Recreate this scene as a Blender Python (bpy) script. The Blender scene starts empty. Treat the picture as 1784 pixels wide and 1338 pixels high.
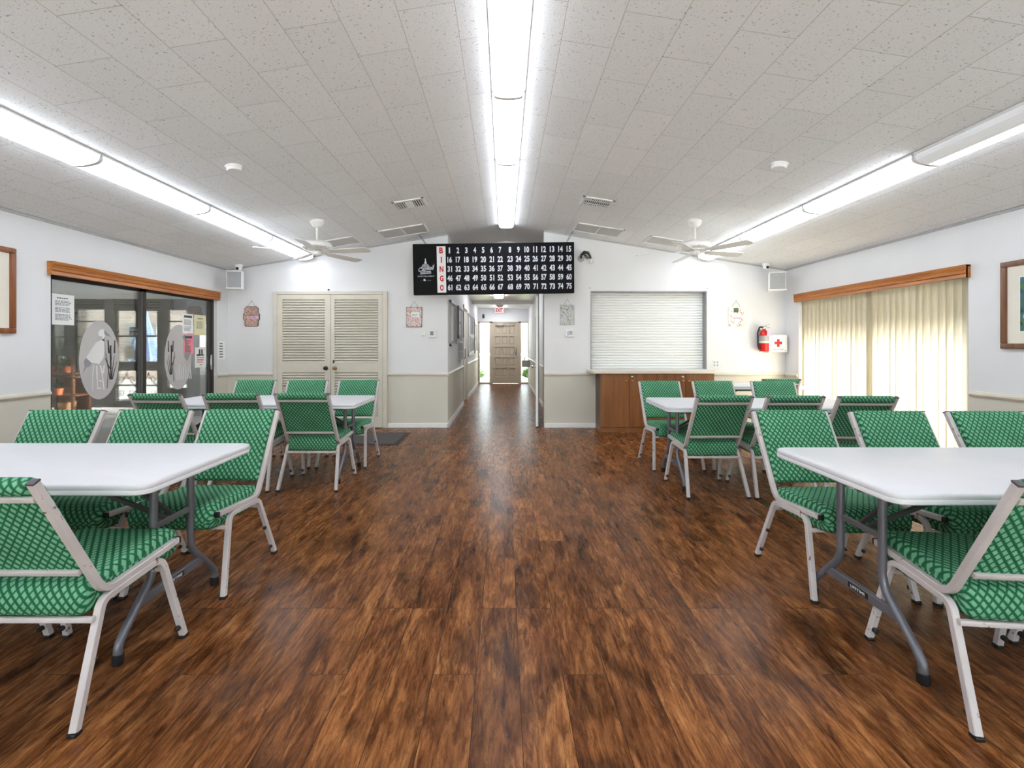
import bpy, bmesh, math, random
from mathutils import Vector, Matrix
random.seed(7)
R = math.radians
PI = math.pi
SC = bpy.context.scene
COL = SC.collection

# ------------------------------------------------------------------ measures
F, VX, VY, H = 815.0, 878.5, 601.0, 1.26      # focal length (px), vanishing point, eye height
D = 7.13                                       # distance of the back wall
XL, XR = -4.213, 4.283                         # side walls
RX, RZ, SL = 0.033, 3.097, 0.1617              # ridge position, height, ceiling slope
def at(px, py, Y):                             # point at depth Y
    return Vector(((px - VX) * Y / F, Y, H - (py - VY) * Y / F))
def bw(px, py): return at(px, py, D)
def ceil_z(x): return RZ - SL * abs(x - RX)

# ------------------------------------------------------------------ materials
def new_mat(name):
    m = bpy.data.materials.new(name); m.use_nodes = True
    nt = m.node_tree
    return m, nt, nt.nodes['Principled BSDF']
def lin(c):
    f = lambda v: v / 12.92 if v <= 0.04045 else ((v + 0.055) / 1.055) ** 2.4
    return tuple(f(v / 255.0) for v in c) + (1.0,)
def N(nt, t, **kw):
    n = nt.nodes.new(t)
    for k, v in kw.items():
        if hasattr(n, k): setattr(n, k, v)
        else: n.inputs[k].default_value = v
    return n
def L(nt, a, b): nt.links.new(a, b)
def mathn(nt, op, a, b=None):
    n = nt.nodes.new('ShaderNodeMath'); n.operation = op
    for i, v in enumerate((a, b)):
        if v is None: continue
        if isinstance(v, (int, float)): n.inputs[i].default_value = v
        else: L(nt, v, n.inputs[i])
    return n.outputs[0]
def mixc(nt, fac, a, b, blend='MIX'):
    n = nt.nodes.new('ShaderNodeMix'); n.data_type = 'RGBA'; n.blend_type = blend
    if isinstance(fac, (int, float)): n.inputs[0].default_value = fac
    else: L(nt, fac, n.inputs[0])
    for i, v in ((6, a), (7, b)):
        if isinstance(v, tuple): n.inputs[i].default_value = v
        else: L(nt, v, n.inputs[i])
    return n.outputs[2]
def ramp(nt, fac, stops):
    n = nt.nodes.new('ShaderNodeValToRGB')
    e = n.color_ramp.elements
    while len(e) < len(stops): e.new(0.5)
    for el, (p, c) in zip(e, stops): el.position = p; el.color = c
    L(nt, fac, n.inputs[0]); return n.outputs[0]
def plain(name, c, rough=0.5, metal=0.0, var=0.06, scale=9.0, spec=0.5, bump=0.0):
    """simple material with a little procedural colour variation"""
    m, nt, b = new_mat(name)
    col = lin(c) if max(c) > 1.001 else tuple(c) + (1,)
    tc = N(nt, 'ShaderNodeTexCoord')
    nz = N(nt, 'ShaderNodeTexNoise', Scale=scale, Detail=4.0)
    L(nt, tc.outputs['Object'], nz.inputs['Vector'])
    dark = tuple(v * (1 - var) for v in col[:3]) + (1,); lite = tuple(min(1, v * (1 + var)) for v in col[:3]) + (1,)
    L(nt, ramp(nt, nz.outputs['Fac'], [(0.3, dark), (0.7, lite)]), b.inputs['Base Color'])
    b.inputs['Roughness'].default_value = rough; b.inputs['Metallic'].default_value = metal
    b.inputs['Specular IOR Level'].default_value = spec
    if bump:
        bp = N(nt, 'ShaderNodeBump', Strength=bump, Distance=0.01)
        n2 = N(nt, 'ShaderNodeTexNoise', Scale=scale * 12, Detail=3.0)
        L(nt, tc.outputs['Object'], n2.inputs['Vector'])
        L(nt, n2.outputs['Fac'], bp.inputs['Height']); L(nt, bp.outputs[0], b.inputs['Normal'])
    return m
def emis(name, c, s):
    m, nt, b = new_mat(name)
    b.inputs['Base Color'].default_value = (0.8, 0.8, 0.8, 1)
    b.inputs['Emission Color'].default_value = tuple(c) + (1,)
    b.inputs['Emission Strength'].default_value = s
    return m

M = {}
# painted wall: white above the chair rail, warm beige below it
def wall_mat():
    m, nt, b = new_mat('wall_paint')
    g = N(nt, 'ShaderNodeNewGeometry'); s = N(nt, 'ShaderNodeSeparateXYZ'); L(nt, g.outputs['Position'], s.inputs[0])
    up = mathn(nt, 'GREATER_THAN', s.outputs['Z'], 0.81)
    nz = N(nt, 'ShaderNodeTexNoise', Scale=1.3, Detail=3.0); L(nt, g.outputs['Position'], nz.inputs['Vector'])
    w = ramp(nt, nz.outputs['Fac'], [(0.3, lin((220, 220, 221))), (0.7, lin((226, 226, 227)))])
    be = ramp(nt, nz.outputs['Fac'], [(0.3, lin((204, 199, 186))), (0.7, lin((213, 208, 195)))])
    L(nt, mixc(nt, up, be, w), b.inputs['Base Color']); b.inputs['Roughness'].default_value = 0.55
    n2 = N(nt, 'ShaderNodeTexNoise', Scale=90.0, Detail=2.0); L(nt, g.outputs['Position'], n2.inputs['Vector'])
    bp = N(nt, 'ShaderNodeBump', Strength=0.06, Distance=0.01); L(nt, n2.outputs['Fac'], bp.inputs['Height']); L(nt, bp.outputs[0], b.inputs['Normal'])
    return m
M['wall'] = wall_mat()
M['white_paint'] = plain('white_trim_paint', (236, 236, 234), 0.35, var=0.02)
M['beige_trim'] = plain('beige_trim_paint', (214, 208, 194), 0.35, var=0.03)
M['greige'] = plain('greige_door_paint', (208, 202, 187), 0.38, var=0.03)
M['tan_door'] = plain('tan_door_paint', (190, 176, 156), 0.4, var=0.03)

def ceil_mat():
    m, nt, b = new_mat('ceiling_tile')
    g = N(nt, 'ShaderNodeNewGeometry'); s = N(nt, 'ShaderNodeSeparateXYZ'); L(nt, g.outputs['Position'], s.inputs[0])
    c = N(nt, 'ShaderNodeCombineXYZ'); L(nt, s.outputs['Y'], c.inputs[0])
    L(nt, mathn(nt, 'ADD', s.outputs['X'], 0.26), c.inputs[1])
    br = N(nt, 'ShaderNodeTexBrick', offset=0.5, offset_frequency=2)
    br.inputs['Scale'].default_value = 1.0; br.inputs['Brick Width'].default_value = 0.61; br.inputs['Row Height'].default_value = 0.297
    br.inputs['Mortar Size'].default_value = 0.0022; br.inputs['Mortar Smooth'].default_value = 0.3; br.inputs['Bias'].default_value = 0.0
    br.inputs['Color1'].default_value = lin((240, 241, 242)); br.inputs['Color2'].default_value = lin((245, 246, 247)); br.inputs['Mortar'].default_value = lin((205, 203, 200))
    L(nt, c.outputs[0], br.inputs['Vector'])
    nz = N(nt, 'ShaderNodeTexNoise', Scale=72.0, Detail=3.0, Roughness=0.6); L(nt, g.outputs['Position'], nz.inputs['Vector'])
    pit = ramp(nt, nz.outputs['Fac'], [(0.30, (0.45, 0.45, 0.45, 1)), (0.385, (1, 1, 1, 1))])
    L(nt, mixc(nt, 1.0, br.outputs['Color'], pit, 'MULTIPLY'), b.inputs['Base Color'])
    b.inputs['Roughness'].default_value = 0.85; b.inputs['Specular IOR Level'].default_value = 0.2
    n2 = N(nt, 'ShaderNodeTexNoise', Scale=120.0, Detail=3.0); L(nt, g.outputs['Position'], n2.inputs['Vector'])
    h = mathn(nt, 'SUBTRACT', n2.outputs['Fac'], br.outputs['Fac'])
    bp = N(nt, 'ShaderNodeBump', Strength=0.35, Distance=0.004); L(nt, h, bp.inputs['Height']); L(nt, bp.outputs[0], b.inputs['Normal'])
    return m
M['ceiling'] = ceil_mat()

def floor_mat():
    m, nt, b = new_mat('hickory_plank_floor')
    g = N(nt, 'ShaderNodeNewGeometry'); s = N(nt, 'ShaderNodeSeparateXYZ'); L(nt, g.outputs['Position'], s.inputs[0])
    c = N(nt, 'ShaderNodeCombineXYZ'); L(nt, mathn(nt, 'ADD', s.outputs['Y'], 0.2), c.inputs[0]); L(nt, mathn(nt, 'ADD', s.outputs['X'], 0.107 + 1.65), c.inputs[1])
    br = N(nt, 'ShaderNodeTexBrick', offset=0.37, offset_frequency=3)
    br.inputs['Scale'].default_value = 1.0; br.inputs['Brick Width'].default_value = 1.22; br.inputs['Row Height'].default_value = 0.165
    br.inputs['Mortar Size'].default_value = 0.0013; br.inputs['Mortar Smooth'].default_value = 0.2
    br.inputs['Color1'].default_value = (0, 0, 0, 1); br.inputs['Color2'].default_value = (1, 1, 1, 1); br.inputs['Mortar'].default_value = (0.5, 0.5, 0.5, 1)
    L(nt, c.outputs[0], br.inputs['Vector'])
    rnd = br.outputs['Color']
    # per plank offset of the figure
    off = N(nt, 'ShaderNodeVectorMath', operation='SCALE'); L(nt, rnd, off.inputs[0]); off.inputs['Scale'].default_value = 17.0
    def stretched(sx, sy):
        mp = N(nt, 'ShaderNodeMapping'); mp.inputs['Scale'].default_value = (sx, sy, 1); L(nt, g.outputs['Position'], mp.inputs['Vector'])
        ad = N(nt, 'ShaderNodeVectorMath', operation='ADD'); L(nt, mp.outputs[0], ad.inputs[0]); L(nt, off.outputs[0], ad.inputs[1])
        return ad.outputs[0]
    n1 = N(nt, 'ShaderNodeTexNoise', Scale=1.0, Detail=5.0, Roughness=0.62, Distortion=1.4); L(nt, stretched(14, 3.0), n1.inputs['Vector'])
    n2 = N(nt, 'ShaderNodeTexNoise', Scale=1.0, Detail=6.0, Roughness=0.7, Distortion=1.0); L(nt, stretched(60, 7.5), n2.inputs['Vector'])
    n3 = N(nt, 'ShaderNodeTexNoise', Scale=1.0, Detail=3.0, Roughness=0.5, Distortion=0.6); L(nt, stretched(5.5, 2.6), n3.inputs['Vector'])
    n4 = N(nt, 'ShaderNodeTexNoise', Scale=1.0, Detail=2.0, Roughness=0.5, Distortion=2.5); L(nt, stretched(16, 3.2), n4.inputs['Vector'])
    base = ramp(nt, n1.outputs['Fac'], [(0.22, (0.050, 0.017, 0.007, 1)), (0.42, (0.165, 0.059, 0.019, 1)), (0.58, (0.285, 0.114, 0.038, 1)), (0.78, (0.49, 0.238, 0.090, 1))])
    fine = ramp(nt, n2.outputs['Fac'], [(0.36, (0.26, 0.21, 0.18, 1)), (0.50, (0.95, 0.95, 0.95, 1)), (0.68, (1.3, 1.3, 1.3, 1))])
    c1 = mixc(nt, 0.8, base, fine, 'MULTIPLY')
    patch = ramp(nt, n3.outputs['Fac'], [(0.32, (0.32, 0.32, 0.36, 1)), (0.50, (1, 1, 1, 1))])
    c2 = mixc(nt, 0.85, c1, patch, 'MULTIPLY')
    # thin dark cathedral lines
    wl = mathn(nt, 'ABSOLUTE', mathn(nt, 'SUBTRACT', mathn(nt, 'FRACT', mathn(nt, 'MULTIPLY', n4.outputs['Fac'], 9.0)), 0.5))
    line = ramp(nt, wl, [(0.0, (0.40, 0.37, 0.36, 1)), (0.12, (1, 1, 1, 1))])
    c2 = mixc(nt, 0.55, c2, line, 'MULTIPLY')
    tint = ramp(nt, rnd, [(0.0, (0.76, 0.72, 0.70, 1)), (1.0, (1.14, 1.08, 1.0, 1))])
    c3 = mixc(nt, 1.0, c2, tint, 'MULTIPLY')
    c4 = mixc(nt, br.outputs['Fac'], c3, (0.02, 0.010, 0.006, 1))
    L(nt, c4, b.inputs['Base Color'])
    rg = N(nt, 'ShaderNodeMapRange'); L(nt, n2.outputs['Fac'], rg.inputs[0]); rg.inputs[3].default_value = 0.20; rg.inputs[4].default_value = 0.34
    L(nt, rg.outputs[0], b.inputs['Roughness']); b.inputs['Specular IOR Level'].default_value = 0.10
    hh = mathn(nt, 'ADD', mathn(nt, 'MULTIPLY', n2.outputs['Fac'], 0.35), n1.outputs['Fac'])
    hh = mathn(nt, 'SUBTRACT', hh, mathn(nt, 'MULTIPLY', br.outputs['Fac'], 0.8))
    bp = N(nt, 'ShaderNodeBump', Strength=0.18, Distance=0.006); L(nt, hh, bp.inputs['Height']); L(nt, bp.outputs[0], b.inputs['Normal'])
    return m
M['floor'] = floor_mat()

def fabric_mat():
    m, nt, b = new_mat('green_lattice_upholstery')
    uv = N(nt, 'ShaderNodeUVMap'); s = N(nt, 'ShaderNodeSeparateXYZ'); L(nt, uv.outputs[0], s.inputs[0])
    u = mathn(nt, 'DIVIDE', s.outputs[0], 0.0290); v = mathn(nt, 'DIVIDE', s.outputs[1], 0.0380)
    a = mathn(nt, 'FRACT', mathn(nt, 'ADD', u, v)); c = mathn(nt, 'FRACT', mathn(nt, 'SUBTRACT', u, v))
    da = mathn(nt, 'ABSOLUTE', mathn(nt, 'SUBTRACT', a, 0.5)); dc = mathn(nt, 'ABSOLUTE', mathn(nt, 'SUBTRACT', c, 0.5))
    def edge(d, e0, e1):
        r = N(nt, 'ShaderNodeMapRange'); L(nt, d, r.inputs[0]); r.inputs[1].default_value = e0; r.inputs[2].default_value = e1
        r.inputs[3].default_value = 1; r.inputs[4].default_value = 0; return r.outputs[0]
    cell = mathn(nt, 'MULTIPLY', edge(da, 0.22, 0.36), edge(dc, 0.30, 0.43))
    nz = N(nt, 'ShaderNodeTexNoise', Scale=260.0, Detail=2.0); L(nt, uv.outputs[0], nz.inputs['Vector'])
    big = N(nt, 'ShaderNodeTexNoise', Scale=7.0, Detail=3.0); L(nt, uv.outputs[0], big.inputs['Vector'])
    lt = ramp(nt, nz.outputs['Fac'], [(0.3, lin((96, 158, 122))), (0.7, lin((132, 190, 156)))])
    dk = ramp(nt, nz.outputs['Fac'], [(0.3, lin((20, 86, 58))), (0.7, lin((34, 106, 76)))])
    col = mixc(nt, cell, dk, lt)
    wear = ramp(nt, big.outputs['Fac'], [(0.35, (0.84, 0.88, 0.80, 1)), (0.65, (1.04, 1.04, 1.0, 1))])
    L(nt, mixc(nt, 1.0, col, wear, 'MULTIPLY'), b.inputs['Base Color'])
    b.inputs['Roughness'].default_value = 0.75; b.inputs['Specular IOR Level'].default_value = 0.25
    bp = N(nt, 'ShaderNodeBump', Strength=0.25, Distance=0.002); L(nt, cell, bp.inputs['Height']); L(nt, bp.outputs[0], b.inputs['Normal'])
    return m
M['fabric'] = fabric_mat()

def chipped_mat():
    m, nt, b = new_mat('chipped_grey_frame_paint')
    tc = N(nt, 'ShaderNodeTexCoord')
    n1 = N(nt, 'ShaderNodeTexNoise', Scale=26.0, Detail=5.0, Roughness=0.65); L(nt, tc.outputs['Object'], n1.inputs['Vector'])
    n2 = N(nt, 'ShaderNodeTexNoise', Scale=6.0, Detail=2.0); L(nt, tc.outputs['Object'], n2.inputs['Vector'])
    mask = mathn(nt, 'ADD', n1.outputs['Fac'], mathn(nt, 'MULTIPLY', n2.outputs['Fac'], 0.45))
    fac = ramp(nt, mask, [(0.885, (0, 0, 0, 1)), (0.91, (1, 1, 1, 1))])
    paint = ramp(nt, n2.outputs['Fac'], [(0.3, lin((188, 180, 178))), (0.7, lin((205, 198, 196)))])
    L(nt, mixc(nt, fac, paint, lin((112, 78, 66))), b.inputs['Base Color'])
    b.inputs['Roughness'].default_value = 0.38
    return m
M['frame'] = chipped_mat()
M['black_plastic'] = plain('black_plastic', (26, 26, 28), 0.45)
M['cap_grey'] = plain('dark_grey_cap', (74, 70, 72), 0.5)
M['table_top'] = plain('white_blow_moulded_plastic', (212, 212, 215), 0.42, var=0.015, bump=0.05)
M['leg_metal'] = plain('grey_hammered_steel', (112, 113, 120), 0.32, metal=0.35, var=0.06)
M['brace_metal'] = plain('dark_steel', (88, 86, 86), 0.4, metal=0.3)
M['sticker_black'] = plain('black_sticker', (20, 20, 22), 0.4)
M['sticker_white'] = plain('white_print', (235, 235, 235), 0.5)
M['fixture_white'] = plain('white_enamel', (232, 232, 232), 0.4, var=0.02)
LS = 9.0
M['lens'] = emis('lit_lens', (0.915, 0.985, 1.085), LS)
M['lens_dim'] = emis('half_lit_lens', (0.96, 0.99, 1.0), 0.22)
M['lens_dim'].node_tree.nodes['Principled BSDF'].inputs['Base Color'].default_value = (.62, .63, .64, 1)
M['lens_hall'] = emis('hall_lens', (0.95, 0.985, 1.04), LS * 2.2)
M['fan_white'] = plain('white_fan_enamel', (235, 234, 230), 0.35, var=0.02)
M['panel_grey'] = plain('pale_grey_panel', (208, 208, 207), 0.8, var=.02)
M['speaker_grille'] = plain('grey_mesh_cloth', (168, 169, 171), 0.8, bump=0.3, scale=40)
M['speaker_white'] = plain('white_speaker_shell', (236, 236, 236), 0.4, var=0.02)
M['chrome'] = plain('chrome', (190, 190, 190), 0.18, metal=1.0, var=0.02)
M['brass'] = plain('brass', (176, 140, 84), 0.28, metal=1.0, var=0.05)
M['dark_metal'] = plain('dark_bronze_metal', (60, 50, 44), 0.35, metal=0.6)
M['bronze'] = plain('dark_bronze_frame', (52, 47, 44), 0.4, metal=0.2)
M['board_black'] = plain('black_board', (20, 20, 25), 0.5, var=0.1, spec=0.1)
M['board_frame'] = plain('black_board_frame', (13, 13, 14), 0.55, spec=0.12)
M['num_white'] = plain('grey_white_numerals', (214, 216, 224), 0.5, var=0.02)
M['strip_pale'] = plain('pale_letter_strip', (226, 222, 222), 0.45, var=0.02)
M['red_ink'] = plain('red_ink', (184, 16, 24), 0.5, var=0.03)
M['mat_grey'] = plain('grey_mat_pile', (84, 80, 76), 0.95, var=0.2, scale=60, bump=0.5)
M['mat_edge'] = plain('dark_mat_rubber', (52, 48, 46), 0.8)
M['counter'] = plain('beige_laminate', (222, 210, 194), 0.35, var=0.03)
M['shutter'] = plain('white_shutter_slat', (240, 240, 238), 0.4, var=0.01)
M['steel'] = plain('grey_steel', (150, 150, 150), 0.35, metal=0.4)
M['paper'] = plain('white_paper', (238, 238, 234), 0.8, var=0.02)
M['paper_yellow'] = plain('yellow_paper', (228, 222, 178), 0.8, var=0.02)
M['paper_pink'] = plain('pink_paper', (240, 146, 164), 0.8, var=0.03)
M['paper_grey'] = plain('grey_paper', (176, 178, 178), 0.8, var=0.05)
M['ink'] = plain('dark_ink', (78, 80, 84), 0.8)
M['ink_soft'] = plain('grey_ink', (140, 142, 145), 0.8)
M['ink_red'] = plain('red_print', (200, 70, 70), 0.8)
M['red_gloss'] = plain('red_gloss_enamel', (206, 32, 30), 0.22, var=0.03)
M['label_cream'] = plain('cream_label', (225, 218, 200), 0.6)
M['label_silver'] = plain('silver_label', (168, 164, 160), 0.4, metal=0.3)
M['lilac'] = plain('lilac_tag', (214, 186, 214), 0.7)
M['matboard'] = plain('cream_matboard', (226, 220, 206), 0.9, var=0.02)
M['frost'] = None
M['twine'] = plain('grey_twine', (120, 114, 108), 0.9)
M['blue_cloth'] = plain('blue_umbrella_cloth', (118, 138, 176), 0.8, var=0.2, scale=6)
M['porch_dark'] = plain('dark_porch_paint', (66, 64, 62), 0.6)
M['porch_white'] = plain('porch_ceiling_white', (238, 238, 236), 0.7)
M['porch_grey'] = plain('grey_porch_post', (150, 150, 152), 0.6)
M['concrete'] = plain('concrete', (208, 206, 202), 0.9, var=0.12, scale=3)
M['stucco_pink'] = plain('pale_pink_stucco', (226, 206, 192), 0.9, var=0.06, scale=2)
M['leaf'] = plain('leaf_green', (78, 104, 62), 0.7, var=0.3, scale=12)
M['grass'] = plain('lawn_green', (104, 112, 80), 0.9, var=0.25, scale=5)
M['terracotta'] = plain('terracotta', (176, 96, 60), 0.8)
M['wicker'] = plain('tan_wicker', (170, 124, 82), 0.85, var=0.2, scale=50)
M['thermo'] = plain('thermostat_plastic', (228, 228, 224), 0.45, var=0.02)
M['lcd'] = plain('grey_display', (138, 138, 136), 0.3)
M['vine'] = plain('dark_green_metal', (52, 58, 48), 0.5, var=0.3, scale=30)
M['bulb'] = plain('pale_bulb', (232, 228, 214), 0.3, var=0.02)
M['floor_hall'] = M['floor']

def wood(name, dark, light, axis=1, scale=1.0, rough=0.38):
    m, nt, b = new_mat(name)
    tc = N(nt, 'ShaderNodeTexCoord'); mp = N(nt, 'ShaderNodeMapping')
    sc = [22 * scale] * 3; sc[axis] = 1.6 * scale; mp.inputs['Scale'].default_value = sc
    L(nt, tc.outputs['Object'], mp.inputs['Vector'])
    nz = N(nt, 'ShaderNodeTexNoise', Scale=1.0, Detail=6.0, Roughness=0.6, Distortion=0.6); L(nt, mp.outputs[0], nz.inputs['Vector'])
    L(nt, ramp(nt, nz.outputs['Fac'], [(0.3, lin(dark)), (0.7, lin(light))]), b.inputs['Base Color'])
    b.inputs['Roughness'].default_value = rough
    return m
M['oak'] = wood('honey_oak', (148, 84, 34), (198, 128, 62), 1)
M['cabinet'] = wood('brown_cabinet_wood', (120, 74, 38), (150, 98, 56), 2)
M['cabinet_side'] = wood('dark_cabinet_side', (62, 40, 26), (86, 56, 36), 2)
M['walnut'] = wood('walnut_picture_frame', (96, 62, 40), (132, 92, 64), 2)
M['redwood'] = wood('reddish_picture_frame', (118, 66, 34), (156, 94, 52), 2)
M['shelf_wood'] = wood('dark_shelf_wood', (70, 44, 30), (110, 70, 44), 0)

def glass_mat(name, refl=0.10, tint=(1, 1, 1)):
    m = bpy.data.materials.new(name); m.use_nodes = True; nt = m.node_tree
    nt.nodes.clear(); out = N(nt, 'ShaderNodeOutputMaterial')
    t = N(nt, 'ShaderNodeBsdfTransparent'); t.inputs[0].default_value = tuple(tint) + (1,)
    g = N(nt, 'ShaderNodeBsdfGlossy'); g.inputs['Roughness'].default_value = 0.02
    lw = N(nt, 'ShaderNodeFresnel'); lw.inputs[0].default_value = 1.5
    mx = N(nt, 'ShaderNodeMixShader')
    L(nt, mathn(nt, 'MULTIPLY', lw.outputs[0], refl * 10), mx.inputs[0]); L(nt, t.outputs[0], mx.inputs[1]); L(nt, g.outputs[0], mx.inputs[2]); L(nt, mx.outputs[0], out.inputs[0])
    return m
M['glass'] = glass_mat('clear_glass', 0.09, (0.93, 0.95, 0.94))
def frost_mat(name, c, alpha):
    m = bpy.data.materials.new(name); m.use_nodes = True; nt = m.node_tree
    nt.nodes.clear(); out = N(nt, 'ShaderNodeOutputMaterial')
    t = N(nt, 'ShaderNodeBsdfTransparent'); d = N(nt, 'ShaderNodeBsdfDiffuse'); d.inputs[0].default_value = lin(c)
    tl = N(nt, 'ShaderNodeBsdfTranslucent'); tl.inputs[0].default_value = lin(c)
    nz = N(nt, 'ShaderNodeTexNoise', Scale=300.0); 
    m1 = N(nt, 'ShaderNodeMixShader'); m1.inputs[0].default_value = 0.35; L(nt, d.outputs[0], m1.inputs[1]); L(nt, tl.outputs[0], m1.inputs[2])
    mx = N(nt, 'ShaderNodeMixShader'); L(nt, mathn(nt, 'ADD', mathn(nt, 'MULTIPLY', nz.outputs['Fac'], 0.06), alpha - 0.03), mx.inputs[0])
    L(nt, t.outputs[0], mx.inputs[1]); L(nt, m1.outputs[0], mx.inputs[2]); L(nt, mx.outputs[0], out.inputs[0])
    return m
M['frost'] = frost_mat('frosted_film', (204, 200, 198), 0.9)
M['frost_white'] = frost_mat('white_frosted_film', (250, 249, 246), 0.94)
def vane_mat():
    m = bpy.data.materials.new('translucent_vane_fabric'); m.use_nodes = True; nt = m.node_tree
    nt.nodes.clear(); out = N(nt, 'ShaderNodeOutputMaterial')
    tc = N(nt, 'ShaderNodeTexCoord'); mp = N(nt, 'ShaderNodeMapping'); mp.inputs['Scale'].default_value = (60, 60, 3); L(nt, tc.outputs['Object'], mp.inputs[0])
    nz = N(nt, 'ShaderNodeTexNoise', Scale=1.0, Detail=3.0); L(nt, mp.outputs[0], nz.inputs['Vector'])
    c = ramp(nt, nz.outputs['Fac'], [(0.3, lin((162, 152, 130))), (0.7, lin((178, 168, 146)))])
    d = N(nt, 'ShaderNodeBsdfDiffuse'); tl = N(nt, 'ShaderNodeBsdfTranslucent'); L(nt, c, d.inputs[0]); tl.inputs[0].default_value = lin((224, 219, 207))
    mx = N(nt, 'ShaderNodeMixShader'); mx.inputs[0].default_value = 0.075
    L(nt, d.outputs[0], mx.inputs[1]); L(nt, tl.outputs[0], mx.inputs[2]); L(nt, mx.outputs[0], out.inputs[0])
    return m
M['vane'] = vane_mat()
def splotch(name, base, cols, scale=30.0, seed=0.0, thr=0.5, rough=0.7):
    """flowery print: voronoi cells picked at random from a list of colours over a base"""
    m, nt, b = new_mat(name)
    tc = N(nt, 'ShaderNodeTexCoord'); mp = N(nt, 'ShaderNodeMapping'); mp.inputs['Location'].default_value = (seed, seed * 1.7, seed * 0.6)
    L(nt, tc.outputs['Object'], mp.inputs[0])
    vo = N(nt, 'ShaderNodeTexVoronoi', Scale=scale); L(nt, mp.outputs[0], vo.inputs['Vector'])
    s = N(nt, 'ShaderNodeSeparateColor'); L(nt, vo.outputs['Color'], s.inputs[0])
    st = [((i + 0.0) / len(cols), lin(c)) for i, c in enumerate(cols)]
    rc = ramp(nt, s.outputs[0], st)
    rc.node.color_ramp.interpolation = 'CONSTANT'
    pick = mathn(nt, 'MULTIPLY', mathn(nt, 'LESS_THAN', s.outputs[1], thr), mathn(nt, 'LESS_THAN', vo.outputs['Distance'], 0.55))
    L(nt, mixc(nt, pick, lin(base), rc), b.inputs['Base Color']); b.inputs['Roughness'].default_value = rough
    return m
M['floral_brown'] = splotch('brown_floral_print', (196, 166, 150), [(150, 90, 86), (120, 110, 96), (206, 140, 140), (176, 120, 96), (96, 96, 104)], 85, 1.0, 0.6)
M['floral_pink'] = splotch('pink_floral_print', (222, 206, 200), [(196, 110, 130), (214, 150, 150), (150, 140, 90), (160, 80, 80), (130, 150, 150)], 70, 2.0, 0.62)
M['floral_blue'] = splotch('blue_floral_print', (196, 200, 196), [(120, 140, 190), (170, 170, 96), (206, 176, 130), (90, 110, 140), (180, 160, 190), (130, 150, 110)], 70, 3.0, 0.7)
M['floral_white'] = splotch('white_floral_print', (240, 236, 228), [(206, 70, 70), (224, 120, 130), (130, 170, 90), (230, 160, 150)], 60, 4.0, 0.24)
M['garden_art'] = splotch('painted_garden', (66, 104, 92), [(52, 86, 110), (120, 150, 90), (40, 66, 52), (150, 176, 190), (190, 184, 110), (76, 120, 60), (60, 110, 130)], 24, 5.0, 0.85)
M['garden_art_warm'] = splotch('painted_meadow', (96, 112, 96), [(70, 100, 120), (140, 150, 96), (176, 120, 110), (90, 120, 140), (200, 190, 160), (60, 84, 60)], 30, 6.0, 0.85)

# ------------------------------------------------------------------ mesh builder
_text_cache = {}
def text_mesh(s, bold=0.0):
    key = (s, bold)
    if key not in _text_cache:
        cu = bpy.data.curves.new('txt', 'FONT'); cu.body = s; cu.size = 1.0; cu.align_x = 'CENTER'; cu.align_y = 'CENTER'; cu.offset = bold; cu.resolution_u = 3
        cu.fill_mode = 'FRONT'
        o = bpy.data.objects.new('txt', cu); COL.objects.link(o)
        dg = bpy.context.evaluated_depsgraph_get()
        me = bpy.data.meshes.new_from_object(o.evaluated_get(dg))
        vs = [v.co.copy() for v in me.vertices]; fs = [tuple(p.vertices) for p in me.polygons]
        if vs:
            x0 = min(v.x for v in vs); x1 = max(v.x for v in vs); y0 = min(v.y for v in vs); y1 = max(v.y for v in vs)
            vs = [Vector((v.x - (x0 + x1) / 2, v.y - (y0 + y1) / 2, 0)) for v in vs]
            _text_cache[key] = (vs, fs, x1 - x0, y1 - y0)
        else: _text_cache[key] = ([], [], 1, 1)
        bpy.data.objects.remove(o); bpy.data.curves.remove(cu); bpy.data.meshes.remove(me)
    return _text_cache[key]

def fillet(pts, rad, seg=5):
    pts = [Vector(p) for p in pts]
    rads = rad if isinstance(rad, (list, tuple)) else [rad] * len(pts)
    out = [pts[0]]
    for i in range(1, len(pts) - 1):
        a, b, c = pts[i - 1], pts[i], pts[i + 1]
        u, v = (a - b), (c - b)
        ang = u.angle(v)
        if PI - ang < 0.02 or rads[i] <= 0: out.append(b); continue
        t = min(rads[i] / math.tan(ang / 2), u.length * 0.48, v.length * 0.48)
        p0, p1 = b + u.normalized() * t, b + v.normalized() * t
        for k in range(seg + 1):
            s = k / seg
            out.append(p0 * (1 - s) ** 2 + b * 2 * s * (1 - s) + p1 * s * s)
    out.append(pts[-1]); return out

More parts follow.
